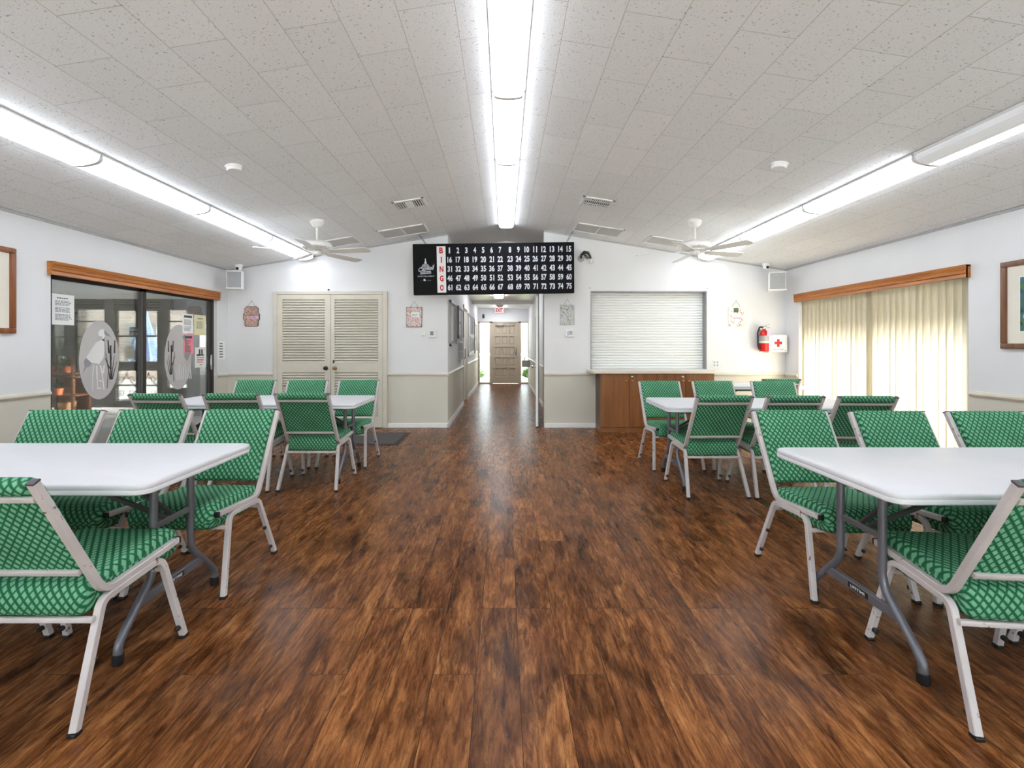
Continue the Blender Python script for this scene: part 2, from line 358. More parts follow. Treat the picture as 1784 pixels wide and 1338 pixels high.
class MB:
    def __init__(s): s.v = []; s.f = []; s.mi = []; s.uv = {}
    def add(s, vs, fs, mi=0):
        o = len(s.v); s.v += [Vector(v) for v in vs]
        for f in fs: s.f.append(tuple(i + o for i in f)); s.mi.append(mi)
        return s
    def box(s, c, d, rot=None, mi=0, bev=0.0):
        """c centre, d full sizes; bev chamfers the vertical & horizontal edges"""
        hx, hy, hz = d[0] / 2, d[1] / 2, d[2] / 2
        if bev > 0:
            b = min(bev, hx * .9, hy * .9, hz * .9)
            bm = bmesh.new(); bmesh.ops.create_cube(bm, size=1.0)
            for v in bm.verts: v.co = Vector((v.co.x * 2 * hx, v.co.y * 2 * hy, v.co.z * 2 * hz))
            bmesh.ops.bevel(bm, geom=list(bm.edges), offset=b, segments=2, affect='EDGES', profile=0.5)
            vs = [v.co.copy() for v in bm.verts]
            bm.verts.index_update(); fs = [tuple(v.index for v in f.verts) for f in bm.faces]; bm.free()
        else:
            vs = [Vector((x * hx, y * hy, z * hz)) for x in (-1, 1) for y in (-1, 1) for z in (-1, 1)]
            fs = [(0, 1, 3, 2), (4, 6, 7, 5), (0, 4, 5, 1), (2, 3, 7, 6), (0, 2, 6, 4), (1, 5, 7, 3)]
        if rot is not None: vs = [rot @ v for v in vs]
        return s.add([v + Vector(c) for v in vs], fs, mi)
    def bx(s, x0, x1, y0, y1, z0, z1, mi=0, bev=0.0):
        return s.box(((x0 + x1) / 2, (y0 + y1) / 2, (z0 + z1) / 2), (abs(x1 - x0), abs(y1 - y0), abs(z1 - z0)), None, mi, bev)
    def tube(s, pts, r, n=10, square=False, ref=(1, 0, 0), mi=0, cap=True, rr=None):
        pts = [Vector(p) for p in pts]; ref = Vector(ref)
        rings = []; m = len(pts)
        side = None
        for i, p in enumerate(pts):
            t0 = (pts[i] - pts[i - 1]).normalized() if i > 0 else None
            t1 = (pts[i + 1] - pts[i]).normalized() if i < m - 1 else None
            t = ((t0 or t1) + (t1 or t0)).normalized()
            base = ref if square or side is None else side
            sd = base - t * base.dot(t)
            if sd.length < 1e-5: sd = t.orthogonal()
            sd.normalize(); up = t.cross(sd); side = sd
            ri = rr[i] if rr else r
            if square:
                k = 1.0 / max(0.5, math.sqrt(max(0.0, (1 + t0.dot(t1)) / 2))) if t0 and t1 else 1.0
                b = ri * 0.8
                sec = [(ri, b), (b, ri), (-b, ri), (-ri, b), (-ri, -b), (-b, -ri), (b, -ri), (ri, -b)]
                rings.append([p + sd * a + up * c * k for a, c in sec])
            else:
                rings.append([p + sd * math.cos(2 * PI * j / n) * ri + up * math.sin(2 * PI * j / n) * ri for j in range(n)])
        q = len(rings[0]); vs = [v for rg in rings for v in rg]; fs = []
        for i in range(m - 1):
            for j in range(q):
                a, b = i * q + j, i * q + (j + 1) % q
                fs.append((a, b, b + q, a + q))
        if cap: fs.append(tuple(reversed(range(q)))); fs.append(tuple((m - 1) * q + j for j in range(q)))
        return s.add(vs, fs, mi)
    def cyl(s, p0, p1, r, n=16, r1=None, mi=0):
        p0, p1 = Vector(p0), Vector(p1)
        return s.tube([p0, p1], r, n, ref=(p1 - p0).orthogonal(), mi=mi, rr=[r, r if r1 is None else r1])
    def lathe(s, prof, c=(0, 0, 0), n=24, mi=0, mat=None):
        """prof: list of (r, z) from bottom to top, around z"""
        vs = []; fs = []; c = Vector(c)
        for r, z in prof:
            for j in range(n): 
                v = Vector((max(r, 1e-5) * math.cos(2 * PI * j / n), max(r, 1e-5) * math.sin(2 * PI * j / n), z))
                vs.append((mat @ v if mat else v) + c)
        for i in range(len(prof) - 1):
            for j in range(n):
                a, b = i * n + j, i * n + (j + 1) % n
                fs.append((a, b, b + n, a + n))
        fs.append(tuple(reversed(range(n)))); fs.append(tuple((len(prof) - 1) * n + j for j in range(n)))
        return s.add(vs, fs, mi)
    def prism(s, poly, y0, y1, axes='xz', mi=0):
        """extrude a 2-D polygon between two depths"""
        def P(a, b, t):
            return {'xz': (a, t, b), 'yz': (t, a, b), 'xy': (a, b, t)}[axes]
        n = len(poly)
        vs = [P(a, b, y0) for a, b in poly] + [P(a, b, y1) for a, b in poly]
        fs = [tuple(range(n)), tuple(reversed(range(n, 2 * n)))] + [(i, i + n, (i + 1) % n + n, (i + 1) % n) for i in range(n)]
        return s.add(vs, fs, mi)
    def text(s, t, h, mat, mi=0, bold=0.0, xs=1.0, w=None, depth=0.0):
        """flat lettering: cap height h (or width w), placed by matrix mat in its own x/y plane"""
        vs, fs, tw, th = text_mesh(t, bold)
        k = h / th
        kx = k * xs if w is None else w / tw
        return s.add([mat @ Vector((v.x * kx, v.y * k, 0)) for v in vs], fs, mi)
    def build(s, name, mats, parent=None, smooth=True, angle=38, bev=0.0, loc=None):
        me = bpy.data.meshes.new(name); me.from_pydata([tuple(v) for v in s.v], [], s.f)
        mats = mats if isinstance(mats, (list, tuple)) else [mats]
        for m in mats: me.materials.append(m)
        bm = bmesh.new(); bm.from_mesh(me)
        bm.faces.ensure_lookup_table()
        for f, k in zip(bm.faces, s.mi): f.material_index = k
        bmesh.ops.recalc_face_normals(bm, faces=list(bm.faces))
        if bev > 0:
            ed = [e for e in bm.edges if len(e.link_faces) == 2 and e.calc_face_angle(0) > 0.6]
            bmesh.ops.bevel(bm, geom=ed, offset=bev, segments=2, affect='EDGES', profile=0.5, clamp_overlap=True)
        bm.to_mesh(me); bm.free()
        if smooth:
            for p in me.polygons: p.use_smooth = True
            me.set_sharp_from_angle(angle=R(angle))
        me.update()
        o = bpy.data.objects.new(name, me); COL.objects.link(o)
        if loc is not None: o.location = loc
        if parent is not None: o.parent = parent
        return o

def setp(o, label=None, cat=None, group=None, kind=None):
    if label: o['label'] = label
    if cat: o['category'] = cat
    if group: o['group'] = group
    if kind: o['kind'] = kind
    return o
def thing(name, label, cat, loc=(0, 0, 0), rz=0.0, group=None):
    o = bpy.data.objects.new(name, None); COL.objects.link(o)
    o.empty_display_size = 0.1
    o.location = loc; o.rotation_euler = (0, 0, rz)
    return setp(o, label, cat, group)
def struct(name, mb, mats, label=None, cat=None, **kw):
    o = mb.build(name, mats, smooth=kw.pop('smooth', False), **kw); o['kind'] = 'structure'
    if label: setp(o, label, cat)
    return o
KIDS = {}
def copy_tree(o, parent=None):
    c = o.copy(); COL.objects.link(c)
    if parent is not None: c.parent = parent
    for ch in [k for k in bpy.data.objects if k.parent == o and k != c]:
        copy_tree(ch, c)
    return c
def mat4(x, y, z, xa, ya):
    """matrix whose local x runs along xa and local y along ya, at (x,y,z)"""
    xa = Vector(xa).normalized(); ya = Vector(ya).normalized(); za = xa.cross(ya)
    m = Matrix(((xa.x, ya.x, za.x, x), (xa.y, ya.y, za.y, y), (xa.z, ya.z, za.z, z), (0, 0, 0, 1)))
    return m

# ================================================================== the setting
YB = -3.6                                       # wall behind the viewer
HY = 15.26                                      # end of the hallway
HXL, HXR = -0.86, 0.79
OXR = 0.608                                     # opening in the back wall
T = 0.15
fl = MB(); fl.bx(XL - 0.2, XR + 0.2, YB - .1, D + 0.0, -0.1, 0.0); fl.bx(HXL - .1, HXR + .1, D, HY + .1, -0.1, 0.0)
struct('floor', fl, M['floor'], 'dark hickory wood plank floor running down the room into the hallway', 'floor')
ce = MB()
for (x0, x1) in ((XL - .05, RX), (RX, XR + .05)):
    ce.add([(x0, YB, ceil_z(x0)), (x1, YB, ceil_z(x1)), (x1, D + .02, ceil_z(x1)), (x0, D + .02, ceil_z(x0)),
            (x0, YB, ceil_z(x0) + .1), (x1, YB, ceil_z(x1) + .1), (x1, D + .02, ceil_z(x1) + .1), (x0, D + .02, ceil_z(x0) + .1)],
           [(0, 1, 2, 3), (4, 7, 6, 5), (0, 4, 5, 1), (3, 2, 6, 7), (0, 3, 7, 4), (1, 5, 6, 2)])
struct('ceiling', ce, M['ceiling'], 'low gabled white acoustic tile ceiling', 'ceiling')
# ceiling of the recess over the hallway mouth, its gable and the flat hall ceiling
RY = 8.25
rc = MB()
for (x0, x1) in ((HXL, RX), (RX, HXR)):
    rc.add([(x0, D, ceil_z(x0)), (x1, D, ceil_z(x1)), (x1, RY, ceil_z(x1)), (x0, RY, ceil_z(x0)),
            (x0, D, ceil_z(x0) + .1), (x1, D, ceil_z(x1) + .1), (x1, RY, ceil_z(x1) + .1), (x0, RY, ceil_z(x0) + .1)],
           [(0, 1, 2, 3), (4, 7, 6, 5), (0, 4, 5, 1), (3, 2, 6, 7), (0, 3, 7, 4), (1, 5, 6, 2)])
struct('ceiling_recess', rc, M['white_paint'])
hc = MB(); hc.bx(HXL - .1, HXR + .1, RY, HY + .1, 2.44, 2.54); hc.bx(HXL, HXR, RY, RY + .1, 2.44, 3.15); hc.bx(HXL, HXR, 12.6, 12.75, 2.36, 2.44)
struct('ceiling_hall', hc, M['white_paint'])

def poly_wall(name, x0, x1, parts):             # back wall pieces below the sloped ceiling
    pass
ins = 0.6
bwall = MB()
def gable_piece(mb, x0, x1, z0, y0=D, y1=D + T):
    xs = [x0] + ([RX] if x0 < RX < x1 else []) + [x1]
    poly = [(x0, z0), (x1, z0)] + [(x, ceil_z(x) + .03) for x in reversed(xs)]
    mb.prism(poly, y0, y1, 'xz')
SX0, SX1 = bw(1030, 0).x, bw(1230.7, 0).x       # shutter opening
SZ0, SZ1 = bw(0, 643).z, bw(0, 508).z
gable_piece(bwall, XL - .05, HXL, 0)
gable_piece(bwall, OXR, SX0, 0); gable_piece(bwall, SX1, XR + .05, 0)
gable_piece(bwall, SX0, SX1, SZ1); bwall.bx(SX0, SX1, D, D + T, 0, SZ0)
struct('wall_back', bwall, M['wall'])
DL0, DL1, DZ = 4.346, 6.86, 1.99                # sliding door opening, glass-door side
wl = MB(); wt = ceil_z(XL) + .05
wl.bx(XL - T, XL, YB, DL0, 0, wt); wl.bx(XL - T, XL, DL1, D + T, 0, wt); wl.bx(XL - T, XL, DL0, DL1, DZ, wt)
struct('wall_left', wl, M['wall'])
BR0, BR1 = 4.317, 6.80
wr = MB(); wr.bx(XR, XR + T, YB, BR0, 0, wt); wr.bx(XR, XR + T, BR1, D + T, 0, wt); wr.bx(XR, XR + T, BR0, BR1, 1.97, wt)
struct('wall_right', wr, M['wall'])
wf = MB()
xs4 = [XL - .05, -3.95, -1.45, -1.25, 1.25, 1.45, 3.95, XR + .05]
for i in range(0, 8, 2): gable_piece(wf, xs4[i], xs4[i + 1], 0, YB - T, YB)
for i in (1, 3, 5): gable_piece(wf, xs4[i], xs4[i + 1], 2.3, YB - T, YB)
struct('wall_front', wf, M['wall'])
for i in (1, 3, 5):  # unseen windows behind the viewer, added to throw light onto the ceiling
    w_ = thing('window_%d' % (5 + i // 2), None, None, (0, YB - .08, 0)); w_['kind'] = 'structure'
    a_, b_ = xs4[i], xs4[i + 1]; mb = MB()
    for q in ((a_, a_ + .05, 0, 2.3), (b_ - .05, b_, 0, 2.3), ((a_ + b_) / 2 - .03, (a_ + b_) / 2 + .03, 0, 2.3), (a_, b_, 2.25, 2.3), (a_, b_, 0, .05)): mb.bx(q[0], q[1], -.03, .03, q[2], q[3])
    mb.build('window_frame', M['white_paint'], w_, smooth=False)
    mb = MB(); mb.bx(a_, b_, -.003, .003, .05, 2.25); mb.build('glass_pane', M['glass'], w_, smooth=False)
# hallway walls
DW0, DW1 = 9.85, 10.80                           # doorway in the hall's wall
hl = MB(); hl.bx(HXL - .12, HXL, D + T, DW0, 0, 3.02); hl.bx(HXL - .12, HXL, DW1, HY, 0, 2.46); hl.bx(HXL - .12, HXL, DW0, DW1, 2.05, 2.46)
struct('wall_hall_left', hl, M['wall'])
BW0, BW1 = 11.6, 12.9
hr = MB(); hr.bx(HXR, HXR + .12, D + T, HY, 0, 3.02); hj = MB(); hj.bx(OXR, HXR, D + T, D + T + .02, 0, 3.0); struct('wall_hall_jamb', hj, M['wall'])
struct('wall_hall_right', hr, M['wall'])
e = lambda px: (px - VX) * HY / F
he = MB()
gl0, gl1, gr0, gr1, dl0, dl1 = -0.80, -0.477, 0.55, 0.775, -0.378, 0.455
he.bx(HXL - .1, HXR + .1, HY, HY + .12, 2.02, 2.46); he.bx(HXL - .1, gl0, HY, HY + .12, 0, 2.02); he.bx(gr1, HXR + .1, HY, HY + .12, 0, 2.02)
struct('wall_hall_end', he, M['wall'])

# chair rails and baseboards
def rail_prof(): return [(0, .787), (-.010, .790), (-.014, .800), (-.022, .806), (-.022, .822), (-.014, .828), (-.012, .836), (-.004, .840), (0, .841)]
def rail_x(mb, x0, x1, y=D):                     # along x on the back wall
    pr = rail_prof(); n = len(pr)
    vs = [(x0, y + a, z) for a, z in pr] + [(x1, y + a, z) for a, z in pr]
    mb.add(vs, [(i, i + n, (i + 1) % n + n, (i + 1) % n) for i in range(n)] + [tuple(range(n)), tuple(reversed(range(n, 2 * n)))])
def rail_y(mb, y0, y1, x, sgn):
    pr = rail_prof(); n = len(pr)
    vs = [(x - sgn * a * -1 if False else x + sgn * (-a), y0, z) for a, z in pr] + [(x + sgn * (-a), y1, z) for a, z in pr]
    mb.add(vs, [(i, i + n, (i + 1) % n + n, (i + 1) % n) for i in range(n)] + [tuple(range(n)), tuple(reversed(range(n, 2 * n)))])
CX0, CX1 = bw(478, 0).x, bw(675.5, 0).x          # closet casing
tr = MB(); rail_x(tr, XL, CX0); rail_x(tr, CX1, HXL); struct('trim_1', tr, M['beige_trim'])
tr = MB(); rail_x(tr, OXR, SX0 + .02); rail_x(tr, SX1 - .02, XR); struct('trim_2', tr, M['beige_trim'])
tr = MB(); rail_y(tr, YB, DL0 - .01, XL, 1); rail_y(tr, DL1 + .0, D, XL, 1); struct('trim_3', tr, M['beige_trim'])
tr = MB(); rail_y(tr, YB, BR0 - .02, XR, -1); rail_y(tr, BR1 + .02, D, XR, -1); struct('trim_4', tr, M['beige_trim'])
tr = MB(); rail_y(tr, D, DW0 - .07, HXL, 1); rail_y(tr, DW1 + .07, HY, HXL, 1); struct('trim_5', tr, M['beige_trim'])
tr = MB(); rail_y(tr, D + .2, HY, HXR, -1); struct('trim_6', tr, M['beige_trim'])
def base_x(mb, x0, x1): mb.bx(x0, x1, D - .014, D, 0, .068, bev=.004)
bb = MB(); base_x(bb, XL, CX0); base_x(bb, CX1, HXL + .014); base_x(bb, OXR, 1.40); base_x(bb, 3.03, XR); struct('baseboard_back', bb, M['white_paint'])
bb = MB(); bb.bx(XL, XL + .014, YB, DL0, 0, .068); bb.bx(XL, XL + .014, DL1, D, 0, .068); struct('baseboard_left', bb, M['white_paint'])
bb = MB(); bb.bx(XR - .014, XR, YB, BR0, 0, .068); bb.bx(XR - .014, XR, BR1, D, 0, .068); struct('baseboard_right', bb, M['white_paint'])
bb = MB(); bb.bx(HXL, HXL + .014, D - .014, DW0 - .06, 0, .08); bb.bx(HXL, HXL + .014, DW1 + .06, HY, 0, .08); struct('baseboard_hall_left', bb, M['white_paint'])
bb = MB(); bb.bx(HXR - .014, HXR, D + .2, HY, 0, .08); struct('baseboard_hall_right', bb, M['white_paint'])
# thin crown line where the ceiling meets the walls
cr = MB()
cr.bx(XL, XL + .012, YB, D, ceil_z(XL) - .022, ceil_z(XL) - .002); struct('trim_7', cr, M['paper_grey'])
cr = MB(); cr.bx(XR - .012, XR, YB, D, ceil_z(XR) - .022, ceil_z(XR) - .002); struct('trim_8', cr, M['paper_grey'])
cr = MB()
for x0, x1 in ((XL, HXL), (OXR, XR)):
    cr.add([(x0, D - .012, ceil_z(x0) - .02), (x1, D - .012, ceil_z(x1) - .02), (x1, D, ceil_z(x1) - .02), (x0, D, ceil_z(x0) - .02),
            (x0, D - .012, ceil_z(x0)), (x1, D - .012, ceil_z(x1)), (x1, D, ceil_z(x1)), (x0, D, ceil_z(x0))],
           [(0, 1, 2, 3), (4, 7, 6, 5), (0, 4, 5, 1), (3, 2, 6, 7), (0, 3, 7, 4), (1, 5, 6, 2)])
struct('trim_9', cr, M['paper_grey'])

# ------------------------------------------------ sliding glass door with the porch beyond
PX = XL - 0.087                                  # plane of the sliders
d1 = thing('door_1', 'dark bronze sliding glass door onto the porch', 'sliding door', (PX, 0, 0)); d1['kind'] = 'structure'
f = MB(); f.bx(-.04, .04, DL0, DL0 + .05, 0, DZ); f.bx(-.04, .04, DL1 - .05, DL1, 0, DZ); f.bx(-.04, .04, DL0, DL1, DZ - .06, DZ); f.bx(-.04, .04, DL0, DL1, 0, .04)
f.build('door_frame', M['bronze'], d1, smooth=False)
YM = 815 * 4.30 / 631
for (y0, y1, dx) in ((DL0 + .05, YM + .03, -.018), (YM - .03, DL1 - .05, .018)):
    p = MB(); w = .055
    p.bx(dx - .014, dx + .014, y0, y0 + w, .04, DZ - .06); p.bx(dx - .014, dx + .014, y1 - w, y1, .04, DZ - .06)
    p.bx(dx - .014, dx + .014, y0, y1, .04, .12); p.bx(dx - .014, dx + .014, y0, y1, DZ - .10, DZ - .06)
    pn = p.build('sliding_panel', M['bronze'], d1, smooth=False)
    g = MB(); g.bx(dx - .003, dx + .003, y0 + w, y1 - w, .12, DZ - .10); g.build('glass_pane', M['glass'], pn, smooth=False)
    if dx > 0:
        hd = MB(); hd.bx(dx + .014, dx + .045, y1 - .04, y1 - .015, .90, 1.12, bev=.008); hd.build('pull_handle', M['chrome'], pn)

# valances (two) -------------------------------------------------
def valance(x_wall, sgn, y0, y1, z0, z1, label):
    t = thing('wooden_valance', label, 'valance', (x_wall, (y0 + y1) / 2, z0), 0, 'oak valances over the wide openings')
    h = z1 - z0; l = (y1 - y0) / 2; dp = 0.042 * sgn
    pr = [(0.0, 0), (.006, .02), (.0, .28), (.012, .36), (.006, .44), (.006, .56), (.012, .64), (.0, .72), (.010, .84), (.014, 1.0)]
    mb = MB(); n = len(pr)
    poly = [(dp + a * sgn, b * h) for a, b in pr] + [(dp - .014 * sgn, h), (dp - .014 * sgn, 0)]
    mb.prism(poly, -l, l, 'xz'); mb.build('face_board', M['oak'], t, angle=25)
    for s in (-1, 1):
        mb = MB(); mb.bx(0, dp - .0 * sgn, s * l - .018 * (s > 0), s * l + .018 * (s < 0), 0, h); mb.build('return_board', M['oak'], t, smooth=False)
    mb = MB(); mb.bx(0, dp, -l, l, h - .015, h - .003); mb.build('dust_board', M['oak'], t, smooth=False)
    return t
valance(XL, 1, 4.31, 6.865, 1.91, 2.035, 'honey oak valance over the sliding glass doors')
valance(XR, -1, 4.295, 6.845, 1.88, 2.0, 'honey oak valance above the beige vertical blinds')

# papers and decals on the sliding door --------------------------
GXL, GXR = PX - 0.0135, PX + 0.0225
def gx(px): return GXL if px < 246 else GXR
def on_glass(px, py, x=None):
    x = gx(px) if x is None else x
    Y = F * abs(x) / (VX - px); return Y, H - (py - VY) * Y / F
def lines(mb, y0, y1, z0, z1, n, x, mi=1, fill=0.8, skip=()):
    """rows of print as thin dashes on a sheet lying in an x = const plane"""
    for i in range(n):
        if i in skip: continue
        z = z1 - (i + .5) * (z1 - z0) / n; hh = (z1 - z0) / n * 0.28; y = y0
        end = y0 + (y1 - y0) * (fill + .2 * random.random())
        while y < end - .004:
            w = min((y1 - y0) * random.uniform(.10, .24), end - y)
            mb.bx(x, x + .0006, y, y + w, z - hh, z + hh, mi); y += w + (y1 - y0) * .035
def notice(name, label, px0, px1, py0, py1, paper, deco, x=None, group=None):
    x = gx(px0) if x is None else x
    ya, za = on_glass(px0, (py0 + py1) / 2, x); yb, zb = on_glass(px1, (py0 + py1) / 2, x)
    ym = (ya + yb) / 2; zt = H - (py0 - VY) * ym / F; z0 = H - (py1 - VY) * ym / F
    t = thing(name, label, 'notice', (x, ym, z0), 0, group)
    mb = MB(); mb.bx(0, .0015, ya - ym, yb - ym, 0, zt - z0); w = (yb - ya); h = zt - z0
    mb.build('sheet', M[paper], t, smooth=False)
    mb = MB(); deco(mb, w, h); mb.build('print', [M['ink_soft'], M['ink'], M['ink_red']], t, smooth=False)
    return t
X1 = .0017
notice('paper_notice', 'large white typed notice taped high on the glass beside the picture wall', 90, 129, 513, 566, 'paper',
       lambda mb, w, h: (lines(mb, -w * .28, w * .28, h * .84, h * .90, 1, X1), lines(mb, -w * .36, w * .36, h * .14, h * .8, 15, X1, 0, .85, (4, 9))))
notice('paper_notice', 'white notice with dark header above the pink notice', 318, 336.5, 547, 581, 'paper',
       lambda mb, w, h: (mb.bx(X1, X1 + .0006, -w * .38, w * .38, h * .80, h * .92, 1), lines(mb, -w * .36, w * .36, h * .12, h * .72, 10, X1, 0, .75, (5,))))
notice('paper_notice', 'pale yellow notice on the grey side of the sliding door', 338.5, 358, 549, 584, 'paper_yellow',
       lambda mb, w, h: (mb.bx(X1, X1 + .0006, -w * .22, w * .22, h * .79, h * .85, 0), lines(mb, -w * .32, w * .32, h * .30, h * .70, 8, X1, 0, .7)))
notice('paper_notice', 'bright pink notice on the glass under a white one', 319, 337, 582.5, 618, 'paper_pink',
       lambda mb, w, h: (mb.bx(X1, X1 + .0006, -w * .36, w * .36, h * .80, h * .92, 1), lines(mb, -w * .34, w * .34, h * .12, h * .74, 9, X1, 2, .7, (3,))))
def boots(mb, w, h):
    for s, tilt in ((-.12, 0.0), (.10, .0)):
        mb.prism([(w * (s - .06), h * .58), (w * (s + .20), h * .58), (w * (s + .20), h * .62), (w * (s + .08), h * .66), (w * (s + .07), h * .90), (w * (s - .08), h * .90)], X1, X1 + .0006, 'yz', 1)
    mb.bx(X1, X1 + .0006, -w * .38, -w * .10, h * .57, h * .66, 1)
    lines(mb, -w * .36, w * .36, h * .46, h * .52, 1, X1, 1, .8); lines(mb, -w * .36, w * .36, h * .22, h * .42, 3, X1, 2, .75); lines(mb, -w * .1, w * .1, h * .10, h * .16, 1, X1, 1)
notice('paper_notice', 'white notice with a black boots picture by the door handle', 340, 359, 605, 640, 'paper', boots)
notice('wall_sign', 'narrow pale sign with six short lines between sliding door and corner', 379.5, 392, 594, 626, 'paper',
       lambda mb, w, h: [lines(mb, -w * .30, w * .30, h * (.86 - .145 * i - .06), h * (.86 - .145 * i + .06), 1, X1, 1, .7) for i in range(6)], x=XL + .001)

def heron_decal(px, py, w, h, label, flip, bird):
    Y, z = on_glass(px, py)
    t = thing('heron_decal', label, 'window decal', (gx(px), Y, z), 0, 'etched heron medallions on the sliding doors')
    el = [(w / 2 * math.cos(2 * PI * i / 56), h / 2 * math.sin(2 * PI * i / 56)) for i in range(56)]
    mb = MB(); mb.prism(el, 0, .001, 'yz'); mb.build('frosted_oval', M['frost'], t, smooth=False)
    def q(x, y): return ((x - 576) / 221 * w / 2 * flip, (898 - y) / 414 * h / 2)
    def pol(mb, pts, lay, mi=0): mb.prism([q(*p) for p in pts], lay, lay + .0008, 'yz', mi)
    def stroke(mb, a, b, wd, lay, wd2=None):
        wd2 = wd if wd2 is None else wd2
        a = Vector(a); b = Vector(b); d = (b - a).normalized(); n = Vector((-d.y, d.x))
        pol(mb, [tuple(a + n * wd), tuple(a - n * wd), tuple(b - n * wd2), tuple(b + n * wd2)], lay)
    if bird:
        mb = MB()
        pol(mb, [(425, 872), (470, 800), (530, 715), (575, 692), (618, 670), (634, 720), (630, 800), (612, 880), (568, 940), (490, 944)], .0012)
        pol(mb, [(556, 632), (560, 600), (585, 576), (622, 578), (640, 612), (632, 640), (626, 700), (596, 700), (600, 652), (570, 650)], .0012)
        mb.build('heron', M['frost_white'], t, smooth=False)
        mb = MB()
        pol(mb, [(622, 584), (662, 618), (706, 656), (640, 636), (626, 626)], .0021); pol(mb, [(425, 872), (492, 935), (450, 968), (410, 962), (402, 905)], .0021); pol(mb, [(436, 966), (410, 965), (384, 1030)], .0021)
        stroke(mb, (626, 660), (634, 830), 3, .0021, 6); stroke(mb, (492, 934), (548, 940), 5, .0021, 3)
        mb.build('bill_and_tail', M['porch_grey'], t, smooth=False)
        mb = MB()
        for a, b, wd in (((508, 955), (496, 1050), 4), ((496, 1050), (494, 1215), 2.5), ((538, 955), (545, 1100), 6), ((545, 1100), (552, 1200), 4), ((580, 955), (600, 1040), 8), ((600, 1040), (620, 1215), 6), ((622, 955), (612, 1040), 8), ((540, 1195), (590, 1195), 5), ((562, 1112), (600, 1125), 5)):
            stroke(mb, a, b, wd, .0012)
        mb.build('legs_and_water', M['frost_white'], t, smooth=False)
    mb = MB()
    reeds = [((700, 1115), (696, 745), 7, 9), ((690, 1115), (640, 830), 6, 3), ((715, 1115), (770, 920), 6, 2), ((705, 1110), (740, 860), 5, 2), ((690, 1000), (630, 880), 6, 2)]
    for a, b, w1, w2 in reeds: stroke(mb, a, b, w1, .0024, w2)
    for a, b in (((665, 690), (676, 830)), ((745, 690), (740, 830)), ((692, 745), (700, 900))): stroke(mb, a, b, 6, .0033, 9)
    stroke(mb, (655, 1205), (668, 1040), 4, .0024, 2)
    mb.build('cattails', M['bronze'], t, smooth=False)
    if not bird:
        mb = MB(); pol(mb, [(470, 700), (520, 640), (470, 610), (420, 640), (440, 700), (380, 760), (370, 860), (430, 960), (480, 900), (470, 800)], .0012); mb.build('heron', M['porch_grey'], t, smooth=False)
        mb = MB()
        for k in range(9): stroke(mb, (360 + k * 32, 1190), (380 + k * 30, 990 + 30 * (k % 3)), 5, .0012, 2)
        mb.build('grasses', M['frost_white'], t, smooth=False)
heron_decal(174, 627, .49, .84, 'frosted oval with a white heron and cattails, fully visible', 1, True)
heron_decal(311, 622, .50, .85, 'frosted oval heron decal partly covered by the pink and white notices', -1, False)

# the porch and what stands outside ------------------------------
PE = 9.6
pf = MB(); pf.bx(-10.0, XL - T, 1.2, PE, -.12, -.02); struct('floor_porch', pf, M['concrete'])
pc = MB(); pc.bx(-10.0, XL - T, 1.2, PE + .2, 2.2, 2.3); struct('ceiling_porch', pc, M['porch_white'])
pe = MB()
def pX(px): return (px - VX) * PE / F
def pZ(py): return H - (py - VY) * PE / F
wins = [(89, 112, 565, 625), (130, 182, 539, 640), (202, 274, 541, 699), (292, 345, 540, 676)]
xs = [-10.0] + [v for w in wins for v in (pX(w[0]), pX(w[1]))] + [XL - T]
for i in range(0, len(xs), 2): pe.bx(xs[i], xs[i + 1], PE, PE + .08, -.02, 2.2)
for a, b, c, d in wins:
    pe.bx(pX(a), pX(b), PE, PE + .08, pZ(c), 2.2)
    if d < 720: pe.bx(pX(a), pX(b), PE, PE + .08, -.02, pZ(d))
for k in range(7):                               # louvre boards above the openings
    z = pZ(541) + .02 + k * .03
    pe.bx(pX(196), pX(283), PE - .02, PE, z, z + .014)
for k in range(30): pe.bx(pX(276), pX(288), PE - .02, PE, .2 + k * .06, .225 + k * .06)
struct('wall_porch', pe, M['porch_dark'])
def frame_bar(mb, x0, x1, z0, z1): mb.bx(x0, x1, PE + .01, PE + .06, z0, z1)
w3 = thing('door_3', 'dark porch door with scrolled iron grille', 'door', (0, 0, 0)); w3['kind'] = 'structure'
mb = MB(); frame_bar(mb, pX(202), pX(274), pZ(646), pZ(630)); frame_bar(mb, pX(202), pX(274), pZ(587), pZ(584)); frame_bar(mb, pX(236), pX(240), pZ(699), pZ(541)); frame_bar(mb, pX(202), pX(274), pZ(672.5), pZ(670.5))
mb.build('door_bars', M['porch_dark'], w3, smooth=False)
mb = MB()
for cx in (219, 257):
    for sx in (-1, 1):
        pts = [(pX(cx + sx * (14 - 14 * math.cos(t * PI))), PE + .03, pZ(648 + 48 * t)) for t in [i / 10 for i in range(11)]]
        mb.tube(pts, .008, 6)
        for zc in (660, 684):
            sp = [(pX(cx + sx * (9 + (1 - u * .6) * 5 * math.cos(u * 8))), PE + .03, pZ(zc + (1 - u * .6) * 6 * math.sin(u * 8))) for u in [i / 14 for i in range(15)]]
            mb.tube(sp, .006, 6)
mb.build('iron_scrolls', M['black_plastic'], w3)
mb = MB(); mb.bx(pX(202), pX(274), PE + .035, PE + .04, pZ(699), pZ(541)); mb.build('glass_pane', M['glass'], w3, smooth=False)
